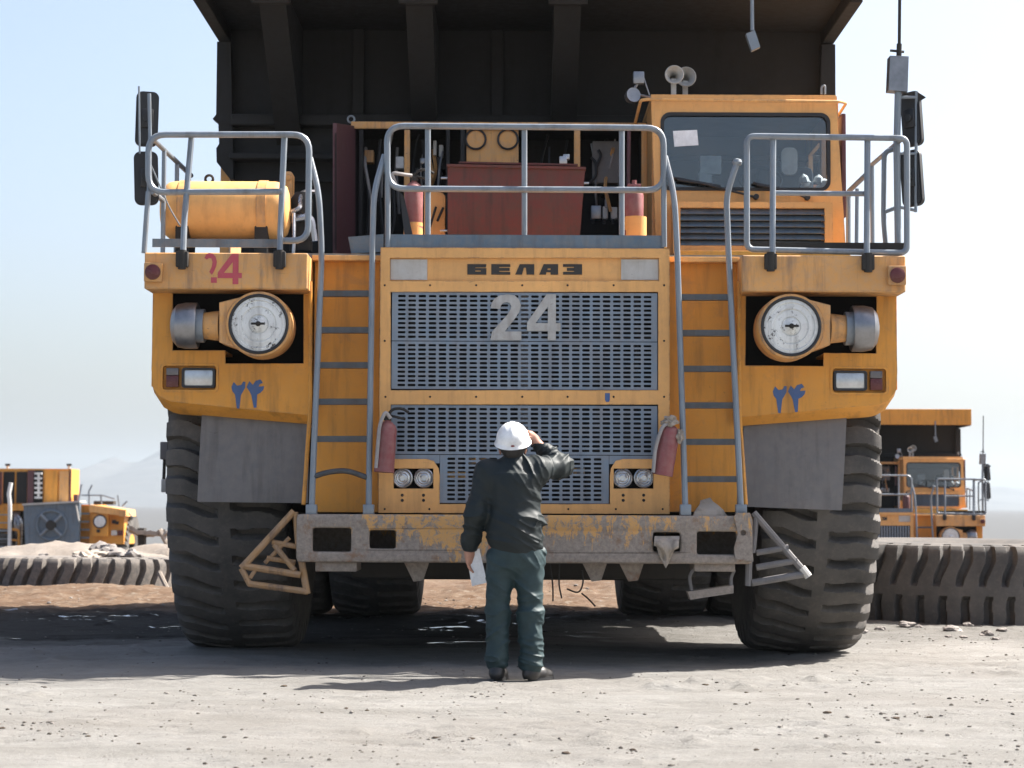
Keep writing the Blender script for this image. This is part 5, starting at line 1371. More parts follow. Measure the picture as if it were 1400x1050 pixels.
def hand(wr, d, side, up, curl, spread=.019, L=1.0):
    """wrist, pointing direction, direction of the thumb side, direction the palm faces"""
    wr, d, side, up = [np.array(v, float) / (np.linalg.norm(v) if i else 1) for i, v in enumerate((wr, d, side, up))]
    pr = [(wr - d * .02, wr + d * .03, .026, .028), (wr + d * .03 + side * .018, wr + d * .085 + side * .024, .018, .015), (wr + d * .03 - side * .018, wr + d * .08 - side * .026, .018, .014), (wr + d * .04, wr + d * .085, .020, .016)]
    for i, (off, ln) in enumerate(((.030, .070), (.010, .078), (-.011, .073), (-.030, .058))):
        p = wr + d * .085 + side * off * 1.0; dd = d.copy()
        for s_, rr in ((.45, .0095), (.32, .0088), (.25, .0078)):
            dd = dd + up * curl; dd /= np.linalg.norm(dd)
            q = p + dd * ln * s_ * L; pr.append((p, q, rr, rr * .92, None, .004)); p = q
    p = wr + d * .03 + side * .03; dd = d * .55 + side * .75 + up * .25; dd /= np.linalg.norm(dd)
    for ln, rr in ((.042, .0125), (.032, .0105), (.024, .009)):
        q = p + dd * ln; pr.append((p, q, rr, rr * .9, None, .006)); p = q; dd = dd + d * .45 + up * curl * .8; dd /= np.linalg.norm(dd)
    return pr
dl = np.array((-.02, .12, -1.0))
prims = [((-.005, .0, 1.38), (-.008, .005, 1.50), .062, .056), ((0, 0, .95), (0, .0, 1.30), .13, .15, (1, 1.35, 1)), ((0, 0, 1.30), (0, 0, 1.40), .14, .07, (1, 1.2, 1)),
         (sh_l, el_l, .055, .045), (el_l, wr_l, .042, .028), (sh_r, el_r, .055, .045), (el_r, wr_r, .042, .028), ((-.10, 0, 1.40), sh_l, .06, .06), ((.1, 0, 1.40), sh_r, .06, .06),
         ((-.09, 0, .90), (-.112, .0, .48), .085, .06), ((-.112, 0, .48), (-.112, -.01, .08), .055, .038), ((.09, 0, .90), (.10, .0, .48), .085, .06), ((.10, 0, .48), (.112, -.01, .08), .055, .038),
         (hd + (0, -.02, .02), hd + (0, .03, .035), .088, .085), (hd + (0, .055, -.07), hd + (0, .065, -.05), .045, .05), (hd + (0, .118, -.025), hd + (0, .105, .015), .014, .009, None, .012),
         (hd + (.083, -.005, -.055), hd + (.088, -.01, -.02), .013, .017, (1.6, 1, 1), .006), (hd + (-.083, -.005, -.055), hd + (-.088, -.01, -.02), .013, .017, (1.6, 1, 1), .006),
         (hd + (-.025, .105, -.062), hd + (.025, .105, -.062), .009, .009, None, .008), (hd + (-.032, .112, .012), hd + (-.030, .112, .012), .012, .012, None, .01, '-'), (hd + (.032, .112, .012), hd + (.030, .112, .012), .012, .012, None, .01, '-'),
         (hd + (-.032, .098, .012), hd + (-.030, .098, .012), .011, .011, None, .002), (hd + (.032, .098, .012), hd + (.030, .098, .012), .011, .011, None, .002)]
prims += hand(wr_l, dl, (.35, .9, .1), (.75, -.3, -.05), .30)
prims += hand(wr_r, (-.35, .35, .55), (-.45, -.6, .1), (-.6, .25, -.35), .34, L=.95)
man = sdf_mesh('person', prims, (-.42, -.20, .0), (.46, .40, 1.80), .0045, k=.03, mat=M['skin'], loc=MO, smooth_it=1)
tag(man, 'man in dark green work clothes and white hard hat, right hand at his brim', 'person')
def folds(cen, direction, amp, freq, rad, seed):
    c = np.array(cen); d = np.array(direction, float); d /= np.linalg.norm(d)
    def f(X, Y, Z):
        u = (X - c[0]) * d[0] + (Y - c[1]) * d[1] + (Z - c[2]) * d[2]
        r2 = ((X - c[0]) ** 2 + (Y - c[1]) ** 2 + (Z - c[2]) ** 2) / rad ** 2
        # irregular creases: ridged noise, long across the fold direction and short along it
        e1 = np.array((d[2], 0.3, -d[0])); e1 /= np.linalg.norm(e1)
        v = (X - c[0]) * e1[0] + (Y - c[1]) * e1[1] + (Z - c[2]) * e1[2]
        wu = u + .025 * vnoise(X * 7 + seed, Z * 7 + Y * 5, 3 + seed) + .03 * v * vnoise(v * 6 + seed, u * 3, 8 + seed)
        n1 = 1 - 2 * np.abs(vnoise(wu * freq * .22 + seed * 1.7, v * freq * .05 + Y * 2, 21 + seed)) * 1.6
        n2 = 1 - 2 * np.abs(vnoise(wu * freq * .45 - seed, v * freq * .10 + Y * 4, 51 + seed)) * 1.6
        return -amp * 1.55 * np.exp(-r2) * (np.clip(n1, -1, 1) ** 3 + .75 * np.clip(n2, -1, 1) ** 3)
    return f
def many(fs, base=.004):
    def g(X, Y, Z):
        s = base * (vnoise(X * 14 + Y * 9, Z * 11, 31) + vnoise(X * 30 - Y * 20, Z * 26, 33) * .6)
        for f in fs: s = s + f(X, Y, Z)
        return s
    return g
jk = [((-.005, -.005, 1.36), (-.005, .0, 1.395), .17, .10, (1, 1.25, 1)), ((.004, -.01, 1.00), (.0, -.01, 1.30), .172, .168, (1, 1.26, 1)), ((.014, -.005, .935), (.010, -.01, 1.02), .166, .176, (1, 1.22, 1)),
      ((-.10, 0, 1.395), (-.165, 0, 1.385), .085, .085), ((.07, 0, 1.405), (.15, .01, 1.405), .08, .088), (sh_l, el_l, .078, .064), (el_l, (-.296, .05, .925), .064, .050), ((-.297, .052, .925), (-.299, .057, .905), .050, .043),
      (sh_r, el_r, .080, .068), (el_r, (.172, .235, 1.578), .066, .046), ((-.006, .0, 1.42), (-.008, .003, 1.475), .078, .070), ((.01, 0, .915), (.014, 0, .93), .160, .160, (1, 1.2, 1))]
jf = many([folds((-.26, -.02, 1.11), (.2, .1, 1), .016, 60, .12, 1), folds((-.29, .05, .97), (0, 0, 1), .014, 75, .09, 2), folds((.25, .10, 1.44), (1, .6, .0), .020, 52, .15, 3), folds((.30, .22, 1.5), (-.6, 0, .6), .018, 60, .12, 4), folds((.20, .23, 1.57), (-.7, .1, .7), .013, 80, .07, 5),
           folds((.13, -.1, 1.05), (.5, 0, .9), .016, 40, .20, 6), folds((-.10, -.1, .98), (.2, 0, 1), .010, 46, .17, 7), folds((.17, 0, .97), (.2, .2, 1), .014, 55, .13, 8), folds((.10, -.05, 1.40), (.9, 0, .5), .014, 48, .13, 9), folds((-.03, -.14, 1.25), (.6, 0, .6), .006, 30, .25, 10), folds((-.19, 0, 1.36), (.7, 0, .7), .01, 50, .1, 12)], .007)
jacket = sdf_mesh('jacket', jk, (-.44, -.28, .72), (.50, .40, 1.60), .006, k=.045, disp=jf, mat=M['jacket'], parent=man, smooth_it=1)
tr_ = [((.008, 0, .86), (.01, 0, .93), .172, .165, (1, 1.22, 1)), ((-.088, -.01, .82), (-.112, .0, .46), .098, .071), ((-.112, 0, .46), (-.112, -.012, .16), .071, .067), ((-.112, -.012, .16), (-.112, -.005, .115), .067, .066),
       ((.100, -.01, .82), (.112, .0, .46), .100, .073), ((.112, 0, .46), (.118, -.012, .16), .073, .069), ((.118, -.012, .16), (.118, .0, .115), .069, .068), ((.185, .0, .86), (.190, .0, .80), .03, .02)]
tf = many([folds((-.11, 0, .46), (.1, 0, 1), .014, 48, .13, 1), folds((.105, 0, .46), (-.1, 0, 1), .016, 45, .14, 2), folds((-.11, 0, .15), (0, 0, 1), .018, 60, .12, 3), folds((.115, 0, .16), (.2, 0, 1), .020, 58, .13, 4), folds((.15, 0, .80), (.8, 0, .6), .014, 50, .12, 5), folds((-.10, -.08, .74), (.5, 0, .8), .008, 40, .16, 6), folds((.10, -.08, .66), (.6, 0, .7), .010, 40, .18, 7), folds((.13, 0, .32), (.5, .2, .8), .014, 46, .13, 8), folds((-.09, 0, .30), (-.5, .2, .8), .012, 46, .12, 9)], .006)
sdf_mesh('trousers', tr_, (-.30, -.26, .03), (.32, .24, 1.00), .006, k=.03, disp=tf, mat=M['trouser'], parent=man, smooth_it=1)
for c, toe in (((-.112, -.02), (.045, .215)), ((.116, -.02), (.135, .165))):
    t = np.array((toe[0], toe[1], 0.0)); c3 = np.array((c[0], c[1], 0.0))
    bt = [(c3 + (0, 0, .15), c3 + (0, 0, .075), .048, .050), (c3 + (0, 0, .055), c3 + t * .45 + (0, 0, .05), .048, .046), (c3 + t * .45 + (0, 0, .045), c3 + t * .85 + (0, 0, .036), .046, .040), (c3 - t * .12 + (0, 0, .045), c3 + (0, 0, .045), .040, .042)]
    bo = sdf_mesh('boot', bt, np.minimum(c3, c3 + t) - (.12, .12, -.012), np.maximum(c3, c3 + t) + (.12, .12, .24), .006, k=.025, mat=M['boot'], parent=man)
    b = bm_new(); n_ = t / np.linalg.norm(t); w_ = np.array((n_[1], -n_[0], 0))
    ol = []
    for k in range(28):
        a = 2 * math.pi * k / 28; along = .5 + .62 * math.cos(a); wid = (.044 + .008 * math.cos(a - .4)) * math.sin(a)
        ol.append(c3 + t * along * .98 + w_ * wid)
    A = [b.verts.new((p[0], p[1], .001)) for p in ol]; B = [b.verts.new((p[0], p[1], .026)) for p in ol]
    b.faces.new(A); b.faces.new(B)
    for k in range(28): b.faces.new((A[k], A[(k + 1) % 28], B[(k + 1) % 28], B[k]))
    obj('boot_sole', b, M['black'], bo, org=(0, 0, 0))
# hair at the nape, helmet
sdf_mesh('hair', [(hd + (0, -.03, .0), hd + (0, -.02, .04), .093, .09), (hd + (0, -.055, -.05), hd + (0, -.05, -.01), .060, .075), (hd + (0, .05, .035), hd + (0, .05, .05), .084, .08)], hd - (.14, .16, .14), hd + (.14, .16, .16), .007, k=.02, mat=M['hair'], parent=man)
tilt = Matrix.Translation(Vector(hd) + Vector((0, -.005, .035))) @ Matrix.Rotation(R(20), 4, 'X') @ Matrix.Rotation(R(-3), 4, 'Y')
b = bm_new(); NR, NT = 16, 56
rings = []
def dome(a, t):
    rx, ry, rz = .112, .136, .118
    ridge = .006 * math.exp(-(math.sin(a) * 0 + (math.cos(a) * math.sin(t)) ** 2) / .012) + .003 * math.exp(-((abs(math.cos(a) * math.sin(t)) - .38) / .06) ** 2)
    k = 1 + ridge * 6 * math.cos(t) ** .5 if t < 1.5 else 1
    return Vector((rx * math.sin(t) * math.cos(a) * k, ry * math.sin(t) * math.sin(a) * k, rz * math.cos(t) * k))
prof_t = [i / NR * (math.pi / 2) for i in range(NR + 1)]
top_v = b.verts.new(dome(0, 0))
for t in prof_t[1:]:
    rings.append([b.verts.new(dome(2 * math.pi * k / NT, t)) for k in range(NT)])
def brim(out, dz):
    r_ = []
    for k in range(NT):
        a = 2 * math.pi * k / NT; p = dome(a, math.pi / 2); f = max(0, math.sin(a)) ** 2
        n_ = Vector((p.x, p.y, 0)).normalized()
        r_.append(b.verts.new(p + n_ * out * (1 + 3.2 * f) + Vector((0, 0, dz - .012 * f * (out > .004)))))
    return r_
rings += [brim(.004, -.012), brim(.013, -.022), brim(.014, -.027), brim(.0, -.026), brim(-.006, -.004)]
for k in range(NT): b.faces.new((top_v, rings[0][k], rings[0][(k + 1) % NT]))
for A, B in zip(rings, rings[1:]):
    for k in range(NT): b.faces.new((A[k], A[(k + 1) % NT], B[(k + 1) % NT], B[k]))
for v in b.verts: v.co = tilt @ v.co
hel = obj('hard_hat', b, M['helmet'], man, org=(0, 0, 0), angle=50)
b = bm_new(); tube(b, [Vector((.100 * math.cos(a), .118 * math.sin(a), -.042)) for a in [R(180 + 180 * k / 20) for k in range(21)]], .011, 8)
for v in b.verts: v.co = tilt @ v.co
obj('hat_band', b, M['hair'], man, org=(0, 0, 0))
b = bm_new()
for k in range(12):
    pass
lathe(b, (0, -.1375, -.003), (0, -1, 0), [(0, 0), (0, .0125), (.004, .0115), (.004, 0)], 14)
for v in b.verts: v.co = tilt @ Vector((v.co.x * 1.1, v.co.y, v.co.z * .5 + .0))
obj('hat_badge', b, plain('red_badge', (.20, .02, .02), .4), man, org=(0, 0, 0))
# sheet of paper in his left hand
b = bm_new(); n = 10; g = []
q = [P(637, 757, YP), P(655, 750, YP), P(666, 797, YP), P(645, 802, YP)]
for j in range(n + 1):
    t = j / n; row = []
    for i in range(4):
        u = i / 3; p = q[0].lerp(q[1], u).lerp(q[3].lerp(q[2], u), t)
        row.append(b.verts.new((p.x, MO.y + .045 + .01 * t + .02 * math.sin(u * 3.1) , p.z)))
    g.append(row)
for j in range(n):
    for i in range(3): b.faces.new((g[j][i], g[j][i + 1], g[j + 1][i + 1], g[j + 1][i]))
gg = bmesh.ops.extrude_face_region(b, geom=b.faces[:]); bmesh.ops.translate(b, vec=(0, .006, 0), verts=[v for v in gg['geom'] if isinstance(v, bmesh.types.BMVert)])
tag(obj('folded_paper', b, M['paper'], org=q[3]), 'folded white papers held in the lowered left hand of the man', 'paper')

# tail lamp standing out beside the rear wheel
ORG = TR
b = bm_new(); a, c = P(218.5, 628, 23.0), P(231, 604, 23.0); box(b, a.x, c.x, 23.0, 23.15, a.z, c.z, .01); tl = obj('tail_lamp', b, M['flap'], truck)
b = bm_new(); a, c = P(220, 673, 23.0), P(229, 655, 23.0); box(b, a.x, c.x, 23.0, 23.08, a.z, c.z, .01); obj('lamp_lens', b, M['reflector'], tl)
b = bm_new(); tube(b, [P(224, 655, 23.04), P(225, 628, 23.04)], .02, 6); tube(b, [P(225, 612, 23.07), P(330, 612, 23.07)], .03, 6); obj('lamp_bracket', b, M['under'], tl)

# ================================================================== tyres lying about
def lying_tyre(px, Yc, z, rot, label, tilt=(0, 0), mat='rubber_old'):
    x = (px - 700) / F * Yc
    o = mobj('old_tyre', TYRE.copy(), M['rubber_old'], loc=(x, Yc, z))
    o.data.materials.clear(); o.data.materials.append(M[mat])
    o.rotation_euler = (tilt[0], R(90) + tilt[1], rot); o.rotation_mode = 'XYZ'
    o.matrix_world = Matrix.Translation((x, Yc, z)) @ Matrix.Rotation(tilt[0], 4, 'X') @ Matrix.Rotation(tilt[1], 4, 'Y') @ Matrix.Rotation(rot, 4, 'Z') @ Matrix.Rotation(R(90), 4, 'Y')
    return tag(o, label, 'tyre', 'worn tyres lying flat on the ground')
lying_tyre(1310, 22.2, .345, .3, 'huge black tyre lying flat beside the right front wheel', (R(.6), R(.3)), 'rubber')
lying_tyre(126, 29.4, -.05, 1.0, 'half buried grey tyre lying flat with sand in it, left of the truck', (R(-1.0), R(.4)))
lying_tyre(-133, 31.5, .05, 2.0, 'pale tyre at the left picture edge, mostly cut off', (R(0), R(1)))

# ---- sand mound, stones
def sand_mat():
    m, nt, b = new_mat('loose_pale_sand')
    p = pos_node(nt); n = noise_node(nt, p, 3, 7, .7); f = noise_node(nt, p, 30, 6, .75)
    c = mixc(nt, ramp(nt, n, .3, .7), (.165, .135, .107), (.24, .21, .18)); c = mixc(nt, ramp(nt, f, .5, .8, 0, .5), c, (.13, .09, .065))
    nt.links.new(c, b.inputs['Base Color']); b.inputs['Roughness'].default_value = .95; bump(nt, b, f, .8, .02)
    return m
M['sand'] = sand_mat()
def mound(name, cx, cy, rx, ry, top, zb, seed, label):
    n = 70; u = np.linspace(-1.25, 1.25, n); U, Vv = np.meshgrid(u, u)
    r = np.sqrt(U ** 2 + Vv ** 2)
    X = cx + U * rx; Y = cy + Vv * ry
    Z = zb + (top - zb) * np.clip(1 - r * r, -.3, 1) + .14 * fbm(X * 1.3, Y * 1.3, 4, seed) + .05 * fbm(X * 5, Y * 5, 3, seed + 1)
    Z = np.where(r > 1.2, zb - 1.2, Z)
    return tag(mobj(name, grid_mesh(name, X, Y, Z), M['sand'], smooth=True, angle=180), label, 'soil heap')
xm = (110 - 700) / F * 31.5
mound('sand_heap', xm - .2, 31.6, 3.4, 1.7, .54, -.25, 41, 'pale sand heap filling the half buried tyre on the left')
xm = (205 - 700) / F * 33
mound('sand_heap', xm + .4, 33.5, 2.4, 1.4, .50, -.6, 45, 'low sandy rise behind the left front wheel')
xm = (25 - 700) / F * 33
M['stone'] = plain('pale_stone', (.22, .20, .185), .9, 0, .2)
M['stone_dark'] = plain('dark_clod', (.085, .065, .05), .95, 0, .1)
def stone(name, loc, size, seed, mat, label, cat, group, squash=(1, .9, .6)):
    b = bm_new(); bmesh.ops.create_icosphere(b, subdivisions=3, radius=1)
    for v in b.verts:
        p = v.co.copy(); d = 1 + .55 * mnoise.noise(p * 1.1 + Vector((seed * 3.1, seed, 0))) + .16 * mnoise.noise(p * 3.3 + Vector((seed, 0, 7)))+ .22 * mnoise.noise(p * 6.5 + Vector((seed, 0, 7)))
        v.co = Vector((p.x * squash[0], p.y * squash[1], max(p.z, -.45) * squash[2])) * d * size
    for v in b.verts: v.co += V3(loc)
    return tag(obj(name, b, mat, org=loc, angle=28), label, cat, group)
ORD = ['leftmost', 'second', 'third', 'fourth', 'fifth', 'sixth', 'seventh', 'eighth', 'ninth', 'tenth', 'eleventh', 'twelfth', 'thirteenth', 'rightmost']
def nth(vals, k):
    r_ = sorted(range(len(vals)), key=lambda i: vals[i]).index(k)
    return 'leftmost' if r_ == 0 else 'rightmost' if r_ == len(vals) - 1 else ORD[r_] + ' from left'
rnd = random.Random(5)
RK = [114, 127, 141, 153, 181, 60, 104, 168]
for k, (px, py, Y, sz) in enumerate(((114, 757, 30.2, .13), (127, 758, 30.4, .17), (141, 752, 30.8, .24), (153, 755, 30.6, .20), (181, 757, 30.2, .14), (60, 757, 30.3, .07), (104, 759, 30.0, .06), (168, 758, 30.2, .08))):
    p = P(px, py + 3, Y)
    stone('rock', (p.x, Y, p.z), sz, k + 1, M['stone'] if k not in (0, 1) else M['rag'], 'pale rock on the sand above the half buried left tyre, ' + nth(RK, k), 'rock', 'rocks on the sand heap')
def at_ground(px, py):
    Y = CH * F / (py - HOR)
    for _ in range(6):
        x = P(px, py, Y).x; z = tz(x, Y); Y = (CH - z) * F / (py - HOR - (px - 700) * math.tan(ROLL))
    return x, Y, tz(x, Y)
clods = [(528, 1.0, 310), (867, 1.2, 387), (148, .9, 493), (330, .9, 485), (668, .7, 485), (1050, 1.0, 400), (1140, .9, 397), (610, .6, 362), (640, .6, 330), (1083, .8, 512), (1260, .6, 277), (1173, .6, 203), (1070, .6, 192)]
for k, (cx, sz, cyy) in enumerate(clods):
    px, py = 700 + cx / 2, 780 + cyy / 2
    x, y, z = at_ground(px, py)
    stone('dirt_clod', (x, y, z + .003), .015 * sz, 40 + k, M['stone_dark'] if k != 9 else M['stone'], 'small dark dirt clod on the near ground right of the man, ' + nth([c_[0] for c_ in clods], k), 'clod', 'dirt clods on the near ground', (1.3, .9, .5))
clods_l = ((776, 1.2, 312), (1000, .6, 384), (940, .6, 380), (1230, .5, 388), (1190, .9, 452), (1290, .9, 455), (380, .5, 468), (240, .6, 448), (880, .5, 385), (8, .8, 425), (1090, .5, 520))
for k, (cx, sz, cyy) in enumerate(clods_l):
    x, y, z = at_ground(cx / 2, 780 + cyy / 2)
    stone('dirt_clod', (x, y, z + .003), .015 * sz, 70 + k, M['stone_dark'], 'small dark dirt clod on the near ground left of the man, ' + nth([c_[0] for c_ in clods_l], k), 'clod', 'dirt clods on the near ground', (1.3, .9, .5))
row = ((1203, 860, .045), (1229, 853, .07), (1256, 857, .03), (1281, 852, .05), (1304, 862, .075), (1337, 859, .045), (1349, 868, .06), (1388, 852, .13), (1369, 861, .04), (1399, 845, .17), (1322, 872, .03), (1181, 864, .035), (1295, 871, .025), (1362, 874, .03))
for k, (px, py, sz) in enumerate(row):
    x, y, z = at_ground(px, py)
    stone('rock', (x, y, z + .01), sz, 90 + k, M['stone'] if k not in (7, 9) else M['sand'], 'pale stone at the foot of the big tyre on the right, ' + nth([c_[0] for c_ in row], k), 'rock', 'stones by the right tyre', (1.2, .9, .55))
# pebbles and grit nobody could count
def grit():
    rs = np.random.RandomState(4); V = []; Fc = []
    ico = bm_new(); bmesh.ops.create_icosphere(ico, subdivisions=1, radius=1); iv = np.array([v.co[:] for v in ico.verts]); fi = np.array([[v.index for v in f.verts] for f in ico.faces]); ico.free()
    N = 8000
    Y = 9.2 + 20 * rs.rand(N) ** 1.6; X = (rs.rand(N) - .5) * 2 * (.28 * Y + .6)
    clus = fbm(X * .9, Y * .9, 3, 61)
    keep = clus + .35 * rs.rand(N) > .08
    X, Y = X[keep], Y[keep]
    # crumbled patches
    cl = [(1185, 447, 26, .10), (1300, 455, 30, .12), (230, 445, 18, .14), (80, 420, 22, .2), (1050, 400, 14, .12), (1002, 384, 14, .08), (1010 + 1400, 392, 34, .10), (1140 + 1400, 394, 24, .07), (330 + 1400, 487, 30, .10), (480 + 1400, 440, 30, .3), (1330, 340, 30, .25), (560, 330, 16, .15), (1000 + 1400, 165, 60, .5), (1300 + 1400, 190, 70, .5), (1380 + 1400, 235, 60, .25), (720 + 1400, 310, 30, .25), (350 + 1400, 525, 40, .2), (900 + 1400, 490, 30, .25), (1270 + 1400, 350, 30, .3)]
    for cx_, cy2, n_, r_ in cl:
        gx_, gy_, _z = at_ground(cx_ / 2, 780 + cy2 / 2)
        X = np.concatenate([X, gx_ + r_ * rs.randn(n_)]); Y = np.concatenate([Y, gy_ + r_ * .8 * rs.randn(n_)])
    Z = terrain(X, Y)
    sz = .0025 + .010 * rs.rand(len(X)) ** 6
    back = Y > 21; sz[back] *= 2.2
    for i in range(len(X)):
        q = iv * (sz[i] * (1 + .5 * (rs.rand(*iv.shape) - .5))) * (1.2, 1.0, .7); Fc.append(fi + i * len(iv)); V.append(q + (X[i], Y[i], Z[i] + sz[i] * .25))
    me = bpy.data.meshes.new('gravel'); me.from_pydata(np.concatenate(V).tolist(), [], np.concatenate(Fc).tolist())
    m, nt, b = new_mat('mixed_gravel')
    oi = nt.nodes.new('ShaderNodeNewGeometry'); n = ramp(nt, oi.outputs['Random Per Island'], 0, 1)
    r_ = nt.nodes.new('ShaderNodeValToRGB'); nt.links.new(n, r_.inputs[0]); r_.color_ramp.elements[0].color = (.055, .044, .035, 1); r_.color_ramp.elements[1].color = (.22, .20, .18, 1)
    nt.links.new(r_.outputs[0], b.inputs['Base Color']); b.inputs['Roughness'].default_value = .95
    tag(mobj('gravel', me, m, smooth=False), 'loose grit and pebbles scattered over the yard', 'gravel', kind='stuff')
grit()
# ================================================================== second truck, right background
DV = Vector((PX(1193, 50.75, 700) - XC, 35.6, -2.03))
t2 = copy_tree(truck, None, skip=('steel_numeral', 'painted_numeral', 'grille_panel', 'grille_strip', 'blue_mark', 'hanging_step', 'tail_lamp', 'mud_flap', 'yellow_stand', 'stand_latch', 'battery_box', 'wing_nut', 'screw', 'brace_wire'))
t2.location = TR + DV; t2.rotation_euler = (0, 0, R(-2.0))
tag(t2, 'smaller looking yellow haul truck far behind the flat tyre, right background', 'dump truck')
hs2 = [c for c in t2.children if c.name.startswith('grille_housing')][0]
b = bm_new(); zz0, zz1 = gz(532.5), gz(400.5); box(b, -.018, .018, YG + .008, YG + .03, zz0, zz1, .004); 
for v in b.verts: v.co -= Vector((0, TR.y, 0))
me_sl = bpy.data.meshes.new('slat'); b.to_mesh(me_sl); b.free()
for k in range(30):
    mobj('grille_slat', me_sl, M['grille'], hs2, smooth=False, loc=(gx0 + (gx1 - gx0) * (k + .5) / 30 - XC, 0, 0))
b = bm_new(); tube(b, [Vector((.06 + .17 * math.cos(a), YG - .01 - TR.y, (zz0 + zz1) / 2 + .12 * math.sin(a))) for a in [2 * math.pi * i / 24 for i in range(24)]], .03, 6, True)
obj('steel_numeral', b, M['digit'], hs2, org=(0, 0, 0))
p = P(1239, 693, 50.9); ee = extinguisher((p.x, 50.9, PZ(697, 50.9)), (p.x, 50.9, PZ(673, 50.9)), .09, 'tiny red fire extinguisher on the deck of the background truck', 'maroon', 'fire extinguishers on the haul truck')

# ================================================================== stripped truck, left background
YW = 70.0
lt = thing('stripped_truck', 'partly dismantled yellow truck with bare grey fan panel, left background', 'dump truck', (P(70, 700, YW).x, YW + 1.5, tz(P(70, 700, YW).x, YW + 1)))
LO = lt.location.copy(); ORG = LO
def pbox(name, x0, y0, x1, y1, Y, dep, mat, parent=lt, bev=.0):
    a, c = P(x0, y1, Y), P(x1, y0, Y); b = bm_new(); box(b, a.x, c.x, Y, Y + dep, a.z, c.z, bev); return obj(name, b, M[mat], parent, smooth=False)
cb = pbox('control_cabinet', -22, 641, 97, 691, YW + 1.0, 1.4, 'yellow')
pbox('shade_panel', 4, 645, 20, 688, YW + .96, .05, 'gap', cb); pbox('shade_panel', 22, 645, 37, 688, YW + .96, .05, 'gap', cb); pbox('cabinet_door', 37, 643, 46, 689, YW + .9, .1, 'maroon', cb); pbox('shade_panel', 46, 643, 59, 689, YW + .96, .05, 'gap', cb)  # solid near-black plates paint the shade inside the open cabinet bays
for k in range(6): pbox('insulator', 47, 646 + k * 6.6, 57, 648.6 + k * 6.6, YW + .85, .1, 'white', cb)
for k in range(5): pbox('insulator_post', 51, 648.8 + k * 6.6, 54, 652.4 + k * 6.6, YW + .87, .07, 'white', cb)
pbox('cabinet_door', 61, 644, 79, 688, YW + .93, .06, 'yellow', cb); pbox('cabinet_door', 80.5, 644, 94, 688, YW + .93, .06, 'yellow_dusty', cb); pbox('corner_strip', 94.5, 642, 97.4, 690, YW + .94, .05, 'maroon', cb)
for px in (10, 94): pbox('roof_lamp', px - 3, 634, px + 3, 637, YW + 1.2, .15, 'black', cb); pbox('lamp_stem', px - 1.5, 637, px + 1.5, 641, YW + 1.2, .08, 'reflector', cb)
pbox('red_panel', -12, 645, 3, 690, YW + .6, .05, 'redbox', cb)
pbox('engine_deck', -40, 690, 122, 698, YW + .9, 3.0, 'yellow'); pbox('hood_side', -40, 698, 12, 762, YW + .8, 2.5, 'yellow'); pbox('inner_frame', 12, 698, 122, 770, YW + 1.2, 2.0, 'under'); pbox('ladder_panel', 106, 692, 123, 770, YW + .8, 1.0, 'yellow')
for py in (703, 714, 725, 736, 747): pbox('rung', -2, py, 10, py + 1.6, YW + .5, .1, 'rail'); pbox('rung', 107, py - 2, 122, py + .5, YW + .5, .1, 'rail')
b = bm_new(); tube(b, [P(13, 770, YW + .4), P(13.5, 690, YW + .4), P(12, 675, YW + .4), P(15, 660, YW + .4)], .07, 8); obj('handrail', b, M['white_dirty'], lt)
b = bm_new(); tube(b, fillet([P(14, 724, YW + .5), P(26, 724, YW + .5), P(26, 752, YW + .5)], .2), .05, 8); tube(b, [P(15, 738, YW + .5), P(24, 739, YW + .5)], .04, 6); obj('frame_loop', b, M['yellow'], lt)
b = bm_new(); rnd = random.Random(8)
for k in range(7): tube(b, fillet([P(rnd.uniform(18, 31), 700, YW + 1.1), P(rnd.uniform(18, 32), rnd.uniform(710, 730), YW + .9), P(rnd.uniform(20, 32), 755, YW + 1.1)], .2), .045, 6)
obj('pipework', b, M['chrome'], lt)
# fan panel with ring, spokes and hub
b = bm_new(); quad_prism(b, P(32, 691, YW), P(109, 687, YW), P(107, 770, YW), P(36, 775, YW), (0, .25, 0)); fp = obj('fan_panel', b, M['kick'], lt, smooth=False)
b = bm_new(); quad_prism(b, P(30, 688.5, YW - .1), P(109, 684.5, YW - .1), P(109, 687, YW - .1), P(30, 691, YW - .1), (0, 1.0, 0)); obj('top_plate', b, M['reflector'], fp, smooth=False)
fc = P(70.5, 718, YW)
b = bm_new(); tube(b, [fc + Vector((.50 * math.cos(a), -.05, .50 * math.sin(a))) for a in [2 * math.pi * i / 40 for i in range(40)]], .05, 8, True); obj('fan_ring', b, M['kick'], fp)
b = bm_new(); cyl(b, fc, fc + Vector((0, -.16, 0)), .17, 20); obj('fan_hub', b, M['under'], fp)
for a in (45, 135, 225, 315):
    d = Vector((math.cos(R(a)), 0, math.sin(R(a)))); b = bm_new(); tube(b, [fc + d * .16 + Vector((0, -.1, 0)), fc + d * .5 + Vector((0, -.08, 0))], .055, 8); obj('fan_spoke', b, M['rail'], fp)
b = bm_new(); tube(b, [P(104, 690, YW - .1), P(108, 712, YW - .1)], .03, 6); obj('stay_rod', b, M['reflector'], fp)
